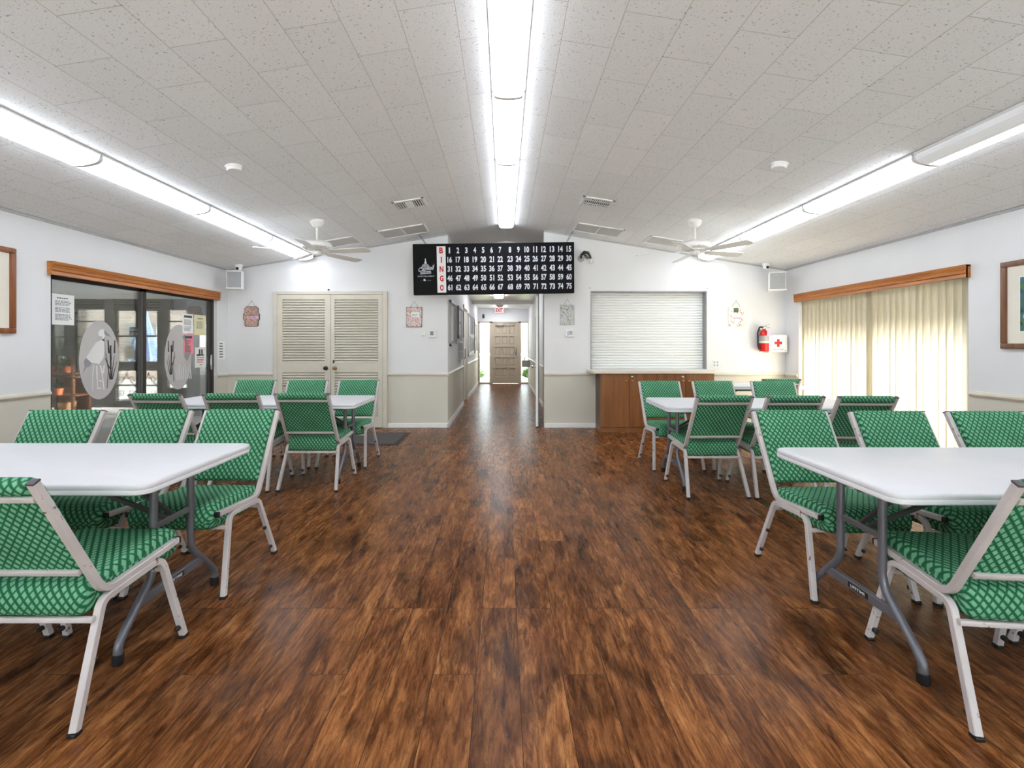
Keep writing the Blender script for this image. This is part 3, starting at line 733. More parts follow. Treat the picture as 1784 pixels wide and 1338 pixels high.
for k, (a, b, c, d) in enumerate((wins[0], wins[1], wins[3])):
    w = thing('window_%d' % (k + 1), None, None, (0, 0, 0)); w['kind'] = 'structure'
    mb = MB(); zz = [pZ(c), pZ((c + d) / 2 - 20), pZ(587)]
    for z in (pZ(560), pZ(587)): mb.bx(pX(a), pX(b), PE + .02, PE + .05, z - .012, z + .012)
    mb.build('window_bars', M['porch_dark'], w, smooth=False)
    mb = MB(); mb.bx(pX(a), pX(b), PE + .035, PE + .04, pZ(d), pZ(c)); mb.build('glass_pane', M['glass'], w, smooth=False)
pp = MB(); pp.bx(-5.70, -5.46, 8.4, 8.6, -.02, 2.2); struct('trim_10', pp, M['porch_grey'])
pw = MB(); pw.bx(-10.1, -10.0, 1.2, PE, -.02, .5); struct('wall_porch_side', pw, M['porch_dark'])
sg = thing('porch_sign', 'small dark sign with white lettering on the porch door glass', 'sign', (pX(235), PE - .005, pZ(586)))
mb = MB(); mb.bx(-.10, .10, -.004, 0, 0, .19); mb.bx(-.08, .08, -.006, -.004, .11, .16, 1); mb.bx(-.08, -.01, -.006, -.004, .02, .08, 1); mb.bx(.02, .08, -.006, -.004, .02, .08, 1); mb.build('sign_panel', [M['ink'], M['paper_grey']], sg, smooth=False)
t = thing('porch_notice', 'beige paper sheet taped inside the porch door', 'notice', (pX(226), PE - .004, pZ(626)))
mb = MB(); mb.bx(-.10, .10, -.002, 0, 0, .30); 
for i in range(8): mb.bx(-.07, .07, -.003, -.002, .04 + i * .03, .052 + i * .03, 1)
mb.build('sheet', [M['label_cream'], M['ink_soft']], t, smooth=False)
# display shelf in the porch
sh = thing('display_shelf', 'dark wood display shelf with plants seen through the glass door', 'shelf', (-7.80, 8.30, -.02))
mb = MB()
for x in (-.30, .30):
    for y in (-.16, .16): mb.bx(x - .02, x + .02, y - .02, y + .02, 0, 1.10)
mb.build('posts', M['shelf_wood'], sh, smooth=False)
for z in (.08, .38, .70, .77): 
    mb = MB(); mb.bx(-.32, .32, -.19, .19, z, z + .025); mb.build('shelf_board', M['shelf_wood'], sh, smooth=False)
mb = MB(); mb.bx(-.32, .32, .17, .19, .08, .70); mb.build('back_panel', M['shelf_wood'], sh, smooth=False)
def leafy(t, n, r, h, z0):
    mb = MB()
    for i in range(n):
        a = random.random() * 2 * PI; e0 = random.uniform(.3, 1.3); l = r * random.uniform(.7, 1.1)
        d = Vector((math.cos(a) * math.cos(e0), math.sin(a) * math.cos(e0), math.sin(e0))); sd = Vector((-math.sin(a), math.cos(a), 0)) * l * .16
        p = Vector((0, 0, z0)); mb.add([p, p + d * l * .5 + sd, p + d * l, p + d * l * .5 - sd], [(0, 1, 2, 3)])
    return mb.build('leaves', M['leaf'], t, smooth=False)
for i, (x, z, s, lab) in enumerate(((-.17, .795, .16, 'potted plant on the top shelf of the porch stand, picture-wall end'), (.10, .795, .20, 'taller potted plant on the top shelf of the porch stand'), (-.05, .405, .16, 'potted plant low on the porch display shelf'))):
    t = thing('potted_plant', lab, 'plant', (-7.80 + x, 8.25, z - .02), 0, 'plants on the porch shelf')
    mb = MB(); mb.lathe([(.045, 0), (.06, .09), (.066, .09), (.066, .105), (.05, .105)], n=14); mb.build('pot', M['terracotta'], t); leafy(t, 26, s, s, .10)
t = thing('wicker_basket', 'tan wicker basket on the lowest board of the porch shelf', 'basket', (-7.72, 8.26, .085))
mb = MB(); mb.lathe([(.10, 0), (.13, .16), (.135, .17), (.12, .17), (.10, .02)], n=18); mb.build('basket_body', M['wicker'], t)
mb = MB(); mb.tube([(.12 * math.cos(i * PI / 10), 0, .17 + .10 * math.sin(i * PI / 10)) for i in range(11)], .008, 6); mb.build('handle', M['wicker'], t)
um = thing('patio_umbrella', 'closed blue patio umbrella standing outside the porch door', 'umbrella', (-9.22, 12.0, -.05))
mb = MB(); n = 20
vs = []; prof = [(.02, 2.28), (.10, 1.9), (.24, 1.3), (.34, .95), (.30, .86)]
for r, z in prof:
    for j in range(n): 
        rr = r * (1 + .16 * (-1) ** j); vs.append((rr * math.cos(2 * PI * j / n), rr * math.sin(2 * PI * j / n), z))
mb.add(vs, [(i * n + j, i * n + (j + 1) % n, (i + 1) * n + (j + 1) % n, (i + 1) * n + j) for i in range(len(prof) - 1) for j in range(n)]); mb.build('canopy', M['blue_cloth'], um, smooth=False)
mb = MB(); mb.cyl((0, 0, .05), (0, 0, 2.36), .02); mb.build('pole', M['sticker_white'], um)
mb = MB(); mb.lathe([(.28, 0), (.28, .06), (.05, .12), (.03, .2)]); mb.build('base', M['concrete'], um)
# outdoors
gnd = MB(); gnd.bx(-60, 60, -40, 80, -.30, -.14); struct('ground', gnd, M['concrete'])
bld = thing('neighbouring_building', 'pale pink stucco building seen through the porch windows', 'building', (-12.5, 19, -.14))
mb = MB(); mb.bx(-9, 7, 0, 4, 0, 4.2); mb.build('wall', M['stucco_pink'], bld, smooth=False)
mb = MB(); mb.bx(-9.3, 7.3, -.4, 4.2, 4.2, 4.45); mb.build('roof', M['shelf_wood'], bld, smooth=False)
for x in (-5.5, -2.2, 1.4, 4.6):
    mb = MB(); mb.bx(x - .6, x + .6, -.05, .05, 1.0, 2.3); mb.build('window', M['paper_grey'], bld, smooth=False)
t = thing('shrub', 'leafy shrub against the pink building outside the porch', 'shrub', (-10.3, 17.2, -.14)); leafy(t, 220, 1.0, 1.0, .1)
t = thing('shrub', 'leafy shrub outside the porch window beside the porch door', 'shrub', (-14.7, 16.2, -.14)); leafy(t, 260, 1.7, 1.0, .1)

# ------------------------------------------------ louvered closet doors
LOUV = -41
d2 = thing('door_2', 'greige louvered double closet doors', 'closet doors', (0, D, 0)); d2['kind'] = 'structure'
zt = bw(0, 508).z
lx0, lxm, lx1, lzt = bw(485, 0).x, bw(577.5, 0).x, bw(668, 0).x, bw(0, 513.5).z
mb = MB()
mb.bx(CX0, lx0, -.042, 0, 0, zt, bev=.006); mb.bx(lx1, CX1, -.042, 0, 0, zt, bev=.006); mb.bx(lx0, lx1, -.042, 0, lzt, zt, bev=.006)
mb.build('casing', M['greige'], d2, smooth=False)
for (a, b, u0, u1, w0, w1, kx, km) in ((lx0 + .003, lxm - .003, 494, 567.5, 497, 569, 570, 'dark_metal'), (lxm + .003, lx1 - .003, 584.5, 660, 588, 662, 586, 'brass')):
    x0, x1 = bw(u0, 0).x, bw(u1, 0).x
    zs = [(bw(0, 632).z, bw(0, 522).z), (bw(0, 728).z, bw(0, 648.5).z)]
    mb = MB()
    mb.bx(a, x0, -.036, -.002, .012, lzt - .004); mb.bx(x1, b, -.036, -.002, .012, lzt - .004)
    mb.bx(x0, x1, -.036, -.002, zs[0][1], lzt - .004); mb.bx(x0, x1, -.036, -.002, zs[1][1], zs[0][0]); mb.bx(x0, x1, -.036, -.002, .012, zs[1][0])
    leaf = mb.build('door_leaf', M['greige'], d2, smooth=False)
    for (z0, z1) in zs:
        n = int((z1 - z0) / .0395); mb = MB()
        for i in range(n):
            zc = z0 + (i + .5) * (z1 - z0) / n
            mb.box(((x0 + x1) / 2, -.019, zc), (x1 - x0, .006, .045), Matrix.Rotation(R(LOUV), 3, 'X'))
        mb.bx(x0, x1, -.0025, -.0015, z0, z1)
        mb.build('louver_panel', M['greige'], leaf, smooth=False)
    k = bw(kx, 641); mb = MB()
    mb.lathe([(.026, 0), (.028, .006), (.012, .012), (.011, .03), (.024, .042), (.028, .055), (.022, .066), (.004, .070)], c=(k.x, -.036, k.z), mat=Matrix.Rotation(R(90), 3, 'X'))
    setp(mb.build('knob', M[km], leaf), 'dark bronze knob' if km == 'dark_metal' else 'brass knob')
    if km == 'brass':
        mb = MB(); k = bw(582.6, 630); mb.box((k.x, -.038, k.z), (.022, .006, .05), bev=.004); mb.box((k.x, -.043, k.z + .008), (.010, .01, .016)); mb.build('latch', M['dark_metal'], leaf)
    for zz in (1.65, .28):
        mb = MB(); hx = a if km == 'dark_metal' else b; mb.cyl((hx, -.044, zz - .045), (hx, -.044, zz + .045), .008, 8); mb.build('hinge', M['greige'], leaf)
hk = MB(); p = bw(573, 505); hk.lathe([(.010, 0), (.012, .004), (.006, .02), (.010, .028), (.003, .032)], c=(p.x, D, p.z), n=12, mat=Matrix.Rotation(R(90), 3, 'X'))
setp(hk.build('wall_hook', M['dark_metal']), 'small dark hook just above the closet door casing', 'hook')

# ------------------------------------------------ pass-through shutter and cabinet
w4 = thing('window_4', 'white closed roller shutter over the serving hatch', 'roller shutter', (0, D, 0)); w4['kind'] = 'structure'
n = 29; mb = MB(); y = .125
for i in range(n):
    z0 = SZ0 + i * (SZ1 - SZ0) / n; z1 = z0 + (SZ1 - SZ0) / n
    hgt = z1 - z0
    poly = [(y, z0), (y - .006, z0 + .003), (y - .013, z0 + hgt * .35), (y - .013, z0 + hgt * .65), (y - .006, z1 - .006), (y, z1 - .003), (y + .01, z1), (y + .01, z0)]
    mb.prism(poly, SX0, SX1, 'yz')
mb.build('shutter_slats', M['shutter'], w4, angle=50)
mb = MB(); mb.bx(SX0 - .012, SX0, -.008, .11, SZ0, SZ1); mb.bx(SX1 - .012, SX1 + .004, -.008, .11, SZ0, SZ1); mb.bx(SX0 - .012, SX1 + .004, -.008, .11, SZ1 - .008, SZ1 + .008)
mb.build('shutter_frame', M['steel'], w4, smooth=False)
CF = 6.756; ca, cb = 1.389, 3.03
cab = thing('base_cabinet', 'brown wooden base cabinet with four doors beneath the shutter', 'cabinet', ((ca + cb) / 2, CF, 0))
hw = (cb - ca) / 2; dep = D - CF - .016
mb = MB(); mb.bx(-hw, hw, .02, dep, .07, .848); mb.build('body', M['cabinet_side'], cab, smooth=False)
mb = MB(); mb.bx(-hw, hw, .0, .02, .0, .07); mb.bx(-hw, hw, .02, dep, 0, .07); mb.build('toe_board', M['cabinet'], cab, smooth=False)
mb = MB(); mb.bx(-hw, hw, .004, .02, .07, .848); mb.build('face_frame', M['cabinet'], cab, smooth=False)
dx = [-hw, at(1096, 0, CF).x - (ca + cb) / 2, at(1145.5, 0, CF).x - (ca + cb) / 2, at(1194, 0, CF).x - (ca + cb) / 2, hw]
for i in range(4):
    mb = MB(); mb.bx(dx[i] + .0025, dx[i + 1] - .0025, -.014, .004, .075, .845, bev=.003); dr = mb.build('cabinet_door', M['cabinet'], cab, smooth=False)
    kx = dx[i + 1] - .045 if i % 2 == 0 else dx[i] + .04
    mb = MB(); mb.lathe([(.008, 0), (.007, .014), (.016, .02), (.018, .027), (.012, .034), (.002, .036)], c=(kx, -.014, .74), n=14, mat=Matrix.Rotation(R(90), 3, 'X')); mb.build('knob', M['brass'], dr)
    if i in (1, 2):
        mb = MB(); mb.lathe([(.015, 0), (.015, .004), (.012, .006), (.002, .006)], c=(kx, -.014, .80), n=14, mat=Matrix.Rotation(R(90), 3, 'X')); mb.build('lock', M['chrome'], dr)
mb = MB()
rr = .05; x0, x1, y0, y1 = 1.255, 3.065, 6.70, D + .11
pts = [(x0 + .06, D), (x0 + .0, D - .02)] + [(x0 + rr - rr * math.cos(t), y0 + rr - rr * math.sin(t)) for t in [i * PI / 12 for i in range(7)]] + [(x1 - rr + rr * math.sin(t), y0 + rr - rr * math.cos(t)) for t in [i * PI / 12 for i in range(7)]] + [(x1, D - .002), (SX1 - .013, D - .002), (SX1 - .013, y1), (SX0 + .001, y1), (SX0 + .001, D - .002), (x0 + .06, D - .002)]
pts = pts[1:]
pts = [(x0, D - .002)] + pts[1:]
mb.prism(pts, .848, .892, 'xy'); setp(mb.build('countertop', M['counter'], bev=.008), 'pale beige counter ledge on the cabinet below the shutter', 'countertop')

# ------------------------------------------------ vertical blinds and the slider behind them
d4 = thing('door_4', 'sliding glass door behind the blinds', 'sliding door', (XR + .128, 0, 0)); d4['kind'] = 'structure'
mb = MB(); mb.bx(-.02, .02, BR0, BR0 + .05, 0, 1.97); mb.bx(-.02, .02, BR1 - .05, BR1, 0, 1.97); mb.bx(-.02, .02, 5.5, 5.57, 0, 1.97); mb.bx(-.02, .02, BR0, BR1, 1.91, 1.97); mb.bx(-.02, .02, BR0, BR1, 0, .05)
mb.build('door_frame', M['bronze'], d4, smooth=False)
mb = MB(); mb.bx(-.003, .003, BR0, BR1, .05, 1.91); mb.build('glass_pane', M['glass'], d4, smooth=False)
vb = thing('vertical_blinds', 'beige vertical blinds glowing with sunlight in front of the sliding door', 'blinds', (XR + .050, (BR0 + BR1) / 2, 0))
mb = MB(); mb.bx(-.02, .02, -1.24, 1.24, 1.925, 1.955); mb.build('head_rail', M['white_paint'], vb, smooth=False)
def vane(y, ang, wd=.089):
    mb = MB(); n = 5; vs = []; 
    for zi in (.02, .9, 1.925):
        for i in range(n):
            s = (i / (n - 1) - .5); bow = .006 * (1 - (2 * s) ** 2)
            vs.append((s * wd * math.sin(ang) + bow * math.cos(ang), y + s * wd * math.cos(ang) - bow * math.sin(ang), zi))
    fs = [(r * n + i, r * n + i + 1, (r + 1) * n + i + 1, (r + 1) * n + i) for r in range(2) for i in range(n - 1)]
    mb.add(vs, fs); return mb.build('vane', M['vane'], vb, angle=60)
ny = 30
for i in range(ny):
    y = -1.205 + 2.425 * i / (ny - 1)
    vane(y, -R(30 + 7 * math.sin(i * 1.7) + (14 if i == 16 else 0)), .106)
# eave over the outside of that door: keeps the sun off the upper blinds
ev = MB(); ev.bx(XR + T, XR + 2.3, 0.0, 11.5, 2.36, 2.50); struct('eave_right', ev, M['porch_white'])

# ------------------------------------------------ framed pictures
def picture(x, sgn, y0, y1, z0, z1, fm, art, label):
    t = thing('framed_picture', label, 'picture', (x, (y0 + y1) / 2, z0)); l = (y1 - y0) / 2; h = z1 - z0; w = .045
    mb = MB(); d = .03 * sgn
    for a, b, c, e2 in ((-l, l, 0, w), (-l, l, h - w, h), (-l, -l + w, w, h - w), (l - w, l, w, h - w)): mb.bx(0, d, a, b, c, e2, bev=.006)
    mb.build('frame', fm, t)
    mb = MB(); mb.bx(.004 * sgn, .012 * sgn, -l + w, l - w, w, h - w); mb.build('mat', M['matboard'], t, smooth=False)
    k = .10; mb = MB(); mb.bx(.012 * sgn, .0135 * sgn, -l + w + k - .008, l - w - k + .008, w + k - .008, h - w - k + .008); mb.build('mat_bevel', M['paper'], t, smooth=False)
    mb = MB(); mb.bx(.0135 * sgn, .0145 * sgn, -l + w + k, l - w - k, w + k, h - w - k); mb.build('painting', art, t, smooth=False)
picture(XL, 1, 3.10, 4.015, 1.358, 2.085, M['redwood'], M['garden_art_warm'], 'framed painting in reddish wood on the wall by the glass doors')
picture(XR, -1, 3.10, 4.016, 1.228, 1.965, M['walnut'], M['garden_art'], 'framed garden painting in brown wood on the wall past the blinds')

# ------------------------------------------------ ceiling lights
def light_fixture(name, label, L0, x, y0, y1, lens, group, flat=False, dim=False, rowtilt=0.0, zc=None):
    """wraparound fluorescent: housing against the ceiling, prismatic lens, two end caps"""
    zc = ceil_z(x) if zc is None else zc
    if abs(x - RX) < .2 and zc > 2.6: zc = RZ - .012
    t = thing(name, label, 'ceiling light', (x, (y0 + y1) / 2, zc - .002), 0, group)
    t.rotation_euler = (0, rowtilt, 0)
    l = (y1 - y0) / 2
    mb = MB(); mb.bx(-.062, .062, -l + .004, l - .004, -.045, -.004); mb.bx(-.118, .118, -l + .003, l - .003, -.016, -.002)
    mb.build('housing', M['fixture_white'], t, smooth=False)
    pr = [(-.108, -.014), (-.106, -.035), (-.096, -.052), (-.074, -.061), (-.035, -.066), (0, -.067), (.035, -.066), (.074, -.061), (.096, -.052), (.106, -.035), (.108, -.014)]
    mb = MB(); n = len(pr)
    vs = [(a, s, b) for s in (-l + .012, l - .012) for a, b in pr]
    for i in range(n - 1): mb.add([vs[i], vs[i + 1], vs[n + i + 1], vs[n + i]], [(0, 1, 2, 3)], 1 if dim and i < 5 else 0)
    mb.build('lens', [lens, M['lens_dim']], t, smooth=True, angle=60)
    for s in (-1, 1):
        mb = MB(); poly = [(a * 1.02, b - (.002 if b < -.02 else 0)) for a, b in pr]
        mb.prism(poly, s * (l - .012), s * l, 'xz'); mb.build('end_cap', M['fixture_white'], t, smooth=False)
    return t
ends = [7.05, 5.81, 4.575, 3.34, 2.105, 0.87, -0.365, -1.60, -2.835]
ordw = ['first', 'second', 'third', 'fourth']
for rx, rowname, tilt in ((-2.99, 'in the row over the glass-door side', -math.atan(SL)), (0.03, 'in the middle row along the ridge', 0.0), (3.03, 'in the row over the blinds side', math.atan(SL))):
    for k in range(8):  # rows carried on past the view; those units are added for light
        y1, y0 = ends[k], ends[k + 1]
        lab = ('fluorescent ceiling light %s, %s from the back wall' % (rowname, ordw[k])) if k < 4 else 'lit fluorescent ceiling light ' + rowname + ', added out of view'
        light_fixture('ceiling_light', lab, None, rx, y0 + .004, y1 - .004, M['lens'], 'fluorescent lights in three ceiling rows', dim=(rx > 2 and k == 3), rowtilt=tilt)
for y0, y1, lab in ((10.0, 11.25, 'fluorescent hallway light nearer to the room'), (13.7, 14.9, 'fluorescent hallway light close to the exit door')):
    light_fixture('hall_light', lab, None, -.13, y0, y1, M['lens_hall'], 'hallway ceiling lights', zc=2.44)

# ------------------------------------------------ ceiling fans
def ceiling_fan(x, y, phase, label):
    zc = ceil_z(x); zb = 2.36
    t = thing('ceiling_fan', label, 'ceiling fan', (x, y, 0), 0, 'white five-blade ceiling fans')
    mb = MB(); mb.lathe([(.028, zc - .085), (.04, zc - .08), (.062, zc - .055), (.070, zc - .035), (.078, zc - .03), (.078, zc + .012)]); mb.build('canopy', M['fan_white'], t)
    mb = MB(); mb.cyl((0, 0, 2.50), (0, 0, zc - .07), .013); mb.build('down_rod', M['fan_white'], t)
    mb = MB(); mb.lathe([(.055, 2.372), (.10, 2.378), (.105, 2.395), (.150, 2.400), (.168, 2.415), (.170, 2.450), (.150, 2.475), (.10, 2.488), (.05, 2.492), (.022, 2.51)], n=32)
    for k in range(24):
        a = 2 * PI * k / 24; mb.box((.158 * math.cos(a), .158 * math.sin(a), 2.402), (.03, .010, .012), Matrix.Rotation(a, 3, 'Z'))
    mb.build('motor', M['fan_white'], t)
    mb = MB(); mb.lathe([(.004, 2.31), (.03, 2.314), (.05, 2.326), (.056, 2.345), (.056, 2.374)], n=24); mb.build('switch_cup', M['fan_white'], t)
    for k in range(5):
        a = R(phase + 72 * k); ro = Matrix.Rotation(a, 3, 'Z'); pit = Matrix.Rotation(R(-12), 3, 'X')
        mb = MB()
        pts = [(.055, -.012), (.12, -.010), (.16, -.035), (.225, -.04), (.225, .04), (.16, .035), (.12, .010), (.055, .012)]
        vs = [ro @ (Vector((p[0], 0, zb + .006)) + pit @ Vector((0, p[1], s))) for s in (0, .006) for p in pts]
        n = len(pts); mb.add(vs, [tuple(range(n)), tuple(reversed(range(n, 2 * n)))] + [(i, i + n, (i + 1) % n + n, (i + 1) % n) for i in range(n)])
        br = mb.build('blade_bracket', M['fan_white'], t, smooth=False)
        mb = MB()
        out = [(.17, -.050), (.40, -.062), (.60, -.068), (.655, -.060), (.672, -.035), (.678, 0), (.672, .035), (.655, .060), (.60, .068), (.40, .062), (.17, .050)]
        vs = [ro @ (Vector((p[0], 0, zb)) + pit @ Vector((0, p[1], s))) for s in (0, .006) for p in out]
        n = len(out); mb.add(vs, [tuple(range(n)), tuple(reversed(range(n, 2 * n)))] + [(i, i + n, (i + 1) % n + n, (i + 1) % n) for i in range(n)])
        mb.build('blade', M['fan_white'], t, smooth=False)
ceiling_fan(-2.22, 5.55, 205, 'white ceiling fan hanging over the table before the closet doors')
ceiling_fan(2.262, 5.55, 160, 'white ceiling fan hanging over the table before the cabinet')

# ------------------------------------------------ things on the ceiling
def on_ceiling(px, py):
    a, b = (px - VX) / F, (VY - py) / F
    Y = (RZ - H) / (b + SL * abs(a)); return a * Y, Y
def ceil_thing(name, label, cat, x, y, group=None):
    t = thing(name, label, cat, (x, y, ceil_z(x)), 0, group); t.rotation_euler = (0, math.atan(SL) * (1 if x > RX else -1), 0); return t
for px, py, lab in ((407, 289, 'round white smoke detector on the ceiling over the glass-door side'), (1358, 287, 'round white smoke detector on the ceiling over the blinds side')):
    x, y = on_ceiling(px, py); t = ceil_thing('smoke_detector', lab, 'smoke detector', x, y, 'ceiling smoke detectors')
    mb = MB(); mb.lathe([(.03, -.04), (.05, -.038), (.056, -.028), (.058, -.012)]); mb.build('cover', M['speaker_white'], t)
    mb = MB(); mb.lathe([(.064, -.012), (.064, -.0)]); mb.build('base', M['speaker_white'], t)
def air_vent(px, py, lab, mode):
    x, y = on_ceiling(px, py); t = ceil_thing('air_vent', lab, 'air vent', x, y, 'square ceiling air vents'); w, h = .185, .15
    mb = MB()
    for a, b, c, d in ((-w, w, -h, -h + .03), (-w, w, h - .03, h), (-w, -w + .03, -h, h), (w - .03, w, -h, h)): mb.bx(a, b, c, d, -.012, 0)
    mb.build('frame', M['speaker_white'], t, smooth=False)
    mb = MB(); mb.bx(-w + .03, w - .03, -h + .03, h - .03, -.004, -.001); mb.build('duct_opening', M['porch_dark'], t, smooth=False)
    if mode == 0:
        for s in (-1, 1):
            mb = MB()
            for k in range(4): mb.box((s * (.060 + .027 * k), 0, -.010), (.015, 2 * h - .06, .004), Matrix.Rotation(R(30 * s), 3, 'Y'))
            mb.build('louver_bank', M['speaker_white'], t, smooth=False)
        mb = MB()
        for k in range(5): mb.box((0, -.08 + .04 * k, -.010), (.09, .026, .004), Matrix.Rotation(R(-30), 3, 'X'))
        mb.build('louver_bank', M['speaker_white'], t, smooth=False)
    else:
        mb = MB()
        for k in range(14): mb.box((-.145 + .0223 * k, .0, -.010), (.010, 2 * h - .06, .006), Matrix.Rotation(R(35 if k < 7 else -35), 3, 'Y'))
        for k in range(2): mb.bx(-w, w, -.06 + .12 * k - .004, -.06 + .12 * k + .004, -.014, -.006)
        mb.build('louver_bank', M['speaker_white'], t, smooth=False)
air_vent(714, 354, 'slatted square air vent in the ceiling above the closet side', 0)
air_vent(1040, 353, 'finely slatted air vent in the ceiling above the shutter side', 1)
for px, py, w, h, lab in ((703, 402, .33, .22, 'flat double ceiling panel beside the bingo board, closet side'), (1042, 401, .33, .22, 'flat double ceiling panel beside the bingo board, shutter side'),
                          (597, 420, .22, .20, 'flat ceiling panel behind the fan on the closet side'), (1157, 421, .25, .20, 'flat ceiling panel behind the fan on the shutter side')):
    x, y = on_ceiling(px, py); t = ceil_thing('ceiling_panel', lab, 'ceiling panel', x, y, 'flat white access panels in the ceiling')
    mb = MB()
    for a, b, c, d in ((-w, w, -h, -h + .02), (-w, w, h - .02, h), (-w, -w + .02, -h, h), (w - .02, w, -h, h)): mb.bx(a, b, c, d, -.014, 0)
    if w > .3: mb.bx(-.008, .008, -h, h, -.012, 0)
    mb.build('frame', M['speaker_white'], t, smooth=False)
    mb = MB(); mb.bx(-w + .02, w - .02, -h + .02, h - .02, -.006, -.001); mb.build('panel', M['panel_grey'], t, smooth=False)

# ------------------------------------------------ speakers and cameras
def speaker(px0, px1, py0, py1, yaw, lab, arm=False):
    Y = 6.86; c = at((px0 + px1) / 2, (py0 + py1) / 2, Y); w = (px1 - px0) * Y / F; h = (py1 - py0) * Y / F
    t = thing('wall_speaker', lab, 'speaker', (c.x, c.y, c.z - h / 2), yaw, 'white box speakers in the corners')
    mb = MB(); mb.prism([(-w / 2, -.09), (w / 2, -.09), (w / 2 * .72, .09), (-w / 2 * .72, .09)], 0, h, 'xy'); mb.build('cabinet', M['speaker_white'], t, smooth=False, bev=.006)
    mb = MB(); mb.bx(-w / 2 + .012, w / 2 - .012, -.097, -.090, .018, h - .018, bev=.003); mb.build('grille', M['speaker_grille'], t, smooth=False)
    for z in (.0, h - .018):
        mb = MB(); mb.bx(-w / 2 - .004, w / 2 + .004, -.105, -.088, z, z + .018, bev=.004); mb.build('trim_bar', M['speaker_white'], t, smooth=False)
    mb = MB(); mb.cyl((0, .08, h * .5), (0, .32, h * .5), .015, 10); mb.build('wall_bracket', M['speaker_white'], t)
    return t
speaker(399.5, 424.5, 473, 504.5, R(12), 'white box speaker in the corner beside the sliding door valance')
speaker(1338.5, 1365, 475, 507, R(-16), 'white box speaker in the corner above the first aid box')
for px, py, lab in ((416, 463, 'white dome camera above the speaker near the closet doors'), (1334.8, 465, 'white dome camera above the speaker near the fire extinguisher')):
    Y = 6.98; c = at(px, py, Y); zc = ceil_z(c.x)
    t = thing('dome_camera', lab, 'security camera', (c.x, Y, zc), 0, 'ceiling dome cameras')
    mb = MB(); mb.lathe([(.05, -.028), (.055, -.02), (.056, .008)]); mb.build('base', M['speaker_white'], t)
    mb = MB(); mb.lathe([(.004, -.085), (.022, -.08), (.038, -.066), (.045, -.048), (.045, -.028)]); mb.build('housing', M['speaker_white'], t)
    mb = MB(); mb.lathe([(.022, 0), (.020, .006), (.002, .008)], c=(0, -.040, -.055), n=16, mat=Matrix.Rotation(R(90), 3, 'X')); mb.build('camera_eye', M['black_plastic'], t)

# ------------------------------------------------ bingo board
BY = 6.85
bt = thing('bingo_board', 'long black bingo number board hung on chains over the hallway opening', 'bingo board', (0, BY, 0))
tl = at(720, 425, BY); br_ = at(1000, 511, BY); cx = (tl.x + br_.x) / 2; cz = (tl.z + br_.z) / 2
BWd = 281 * BY / F; BH = 88.5 * BY / F
bt.location = (cx, BY, cz); bt.rotation_euler = (R(3), R(-.75), 0)
mb = MB(); mb.bx(-BWd / 2, BWd / 2, 0, .09, -BH / 2, BH / 2, bev=.006); mb.build('case', M['board_frame'], bt, smooth=False)
def bxp(px): return (px - 860) * BY / F - 0.0     # board local coordinates from photo pixels, board centre at x=860
def bzp(py): return (467 - py) * BY / F
mb = MB(); mb.bx(bxp(780), bxp(998), -.004, 0, -BH / 2 + .05, BH / 2 - .035); mb.build('number_panel', M['board_black'], bt, smooth=False)
cols = [783.7 + 14.65 * i for i in range(7)] + [888.8 + 14.63 * i for i in range(8)]
rows = [434.7 + 16.0 * i for i in range(5)]
mb = MB()
mm = lambda x, z, y=-.0055: mat4(x, y, z, (1, 0, 0), (0, 0, 1))
for r in range(5):
    for c in range(15):
        s = str(r * 15 + c + 1); hgt = .086; w = (.037 if len(s) == 1 and s != '1' else .020 if s == '1' else .078)
        if len(s) == 2 and '1' in s: w = .067
        if s == '11': w = .056
        mb.text(s, hgt, mm(bxp(cols[c]), bzp(rows[r])), 0, bold=.034, w=w)
mb.build('numerals', M['num_white'], bt, smooth=False)
mb = MB(); mb.bx(bxp(761.5), bxp(776.8), -.006, 0, bzp(507.5), bzp(427.5)); st = mb.build('letter_strip', M['strip_pale'], bt, smooth=False)
mb = MB()
for r, ch in enumerate('BINGO'): mb.text(ch, .088, mm(bxp(769.3), bzp(434.6 + 16.1 * r), -.0075), 0, bold=.045, w=(.056 if ch != 'I' else .018))
mb.build('red_letters', M['red_ink'], st, smooth=False)
mb = MB(); mb.bx(bxp(721), bxp(760), -.003, 0, -BH / 2 + .03, BH / 2 - .02); lp = mb.build('logo_panel', M['board_frame'], bt, smooth=False)
mb = MB(); lx, lz = 741.5, 0
def lp_poly(pts, y=-.005, mi=0): mb.prism([(bxp(a), bzp(b)) for a, b in pts], y, y + .001, 'xz', mi)
lp_poly([(741, 448), (742.2, 448), (742.6, 454), (743.6, 455), (743.6, 456.5), (739.6, 456.5), (739.6, 455), (740.6, 454)])
arc = [(741.6 - 7 * math.cos(t), 463.5 - 7 * math.sin(t)) for t in [i * PI / 10 for i in range(11)]]
lp_poly(arc, mi=1)
lp_poly([(733.5, 464.5), (750, 464.5), (750.5, 466), (733, 466)], mi=1)
for k in range(3): lp_poly([(732.5 - k * .3, 471.2 + k * 1.6), (750.6 + k * .3, 469.6 + k * 1.6), (750.6 + k * .3, 470.6 + k * 1.6), (732.5 - k * .3, 472.2 + k * 1.6)], mi=1 if k % 2 else 0)
mb.text('Capital', .085, mat4(bxp(741.5), -.0065, bzp(466.5), (1, 0, .16), (.25, 0, 1)), 0, w=.215, bold=.004)
lp_poly([(753.5, 468), (756, 459.5), (757, 456.5), (756.2, 462), (754.6, 467.5)], -.0066)
mb.text('BINGO EQUIPMENT', .017, mm(bxp(742.2), bzp(478.8)), 0, w=.245, bold=.01)
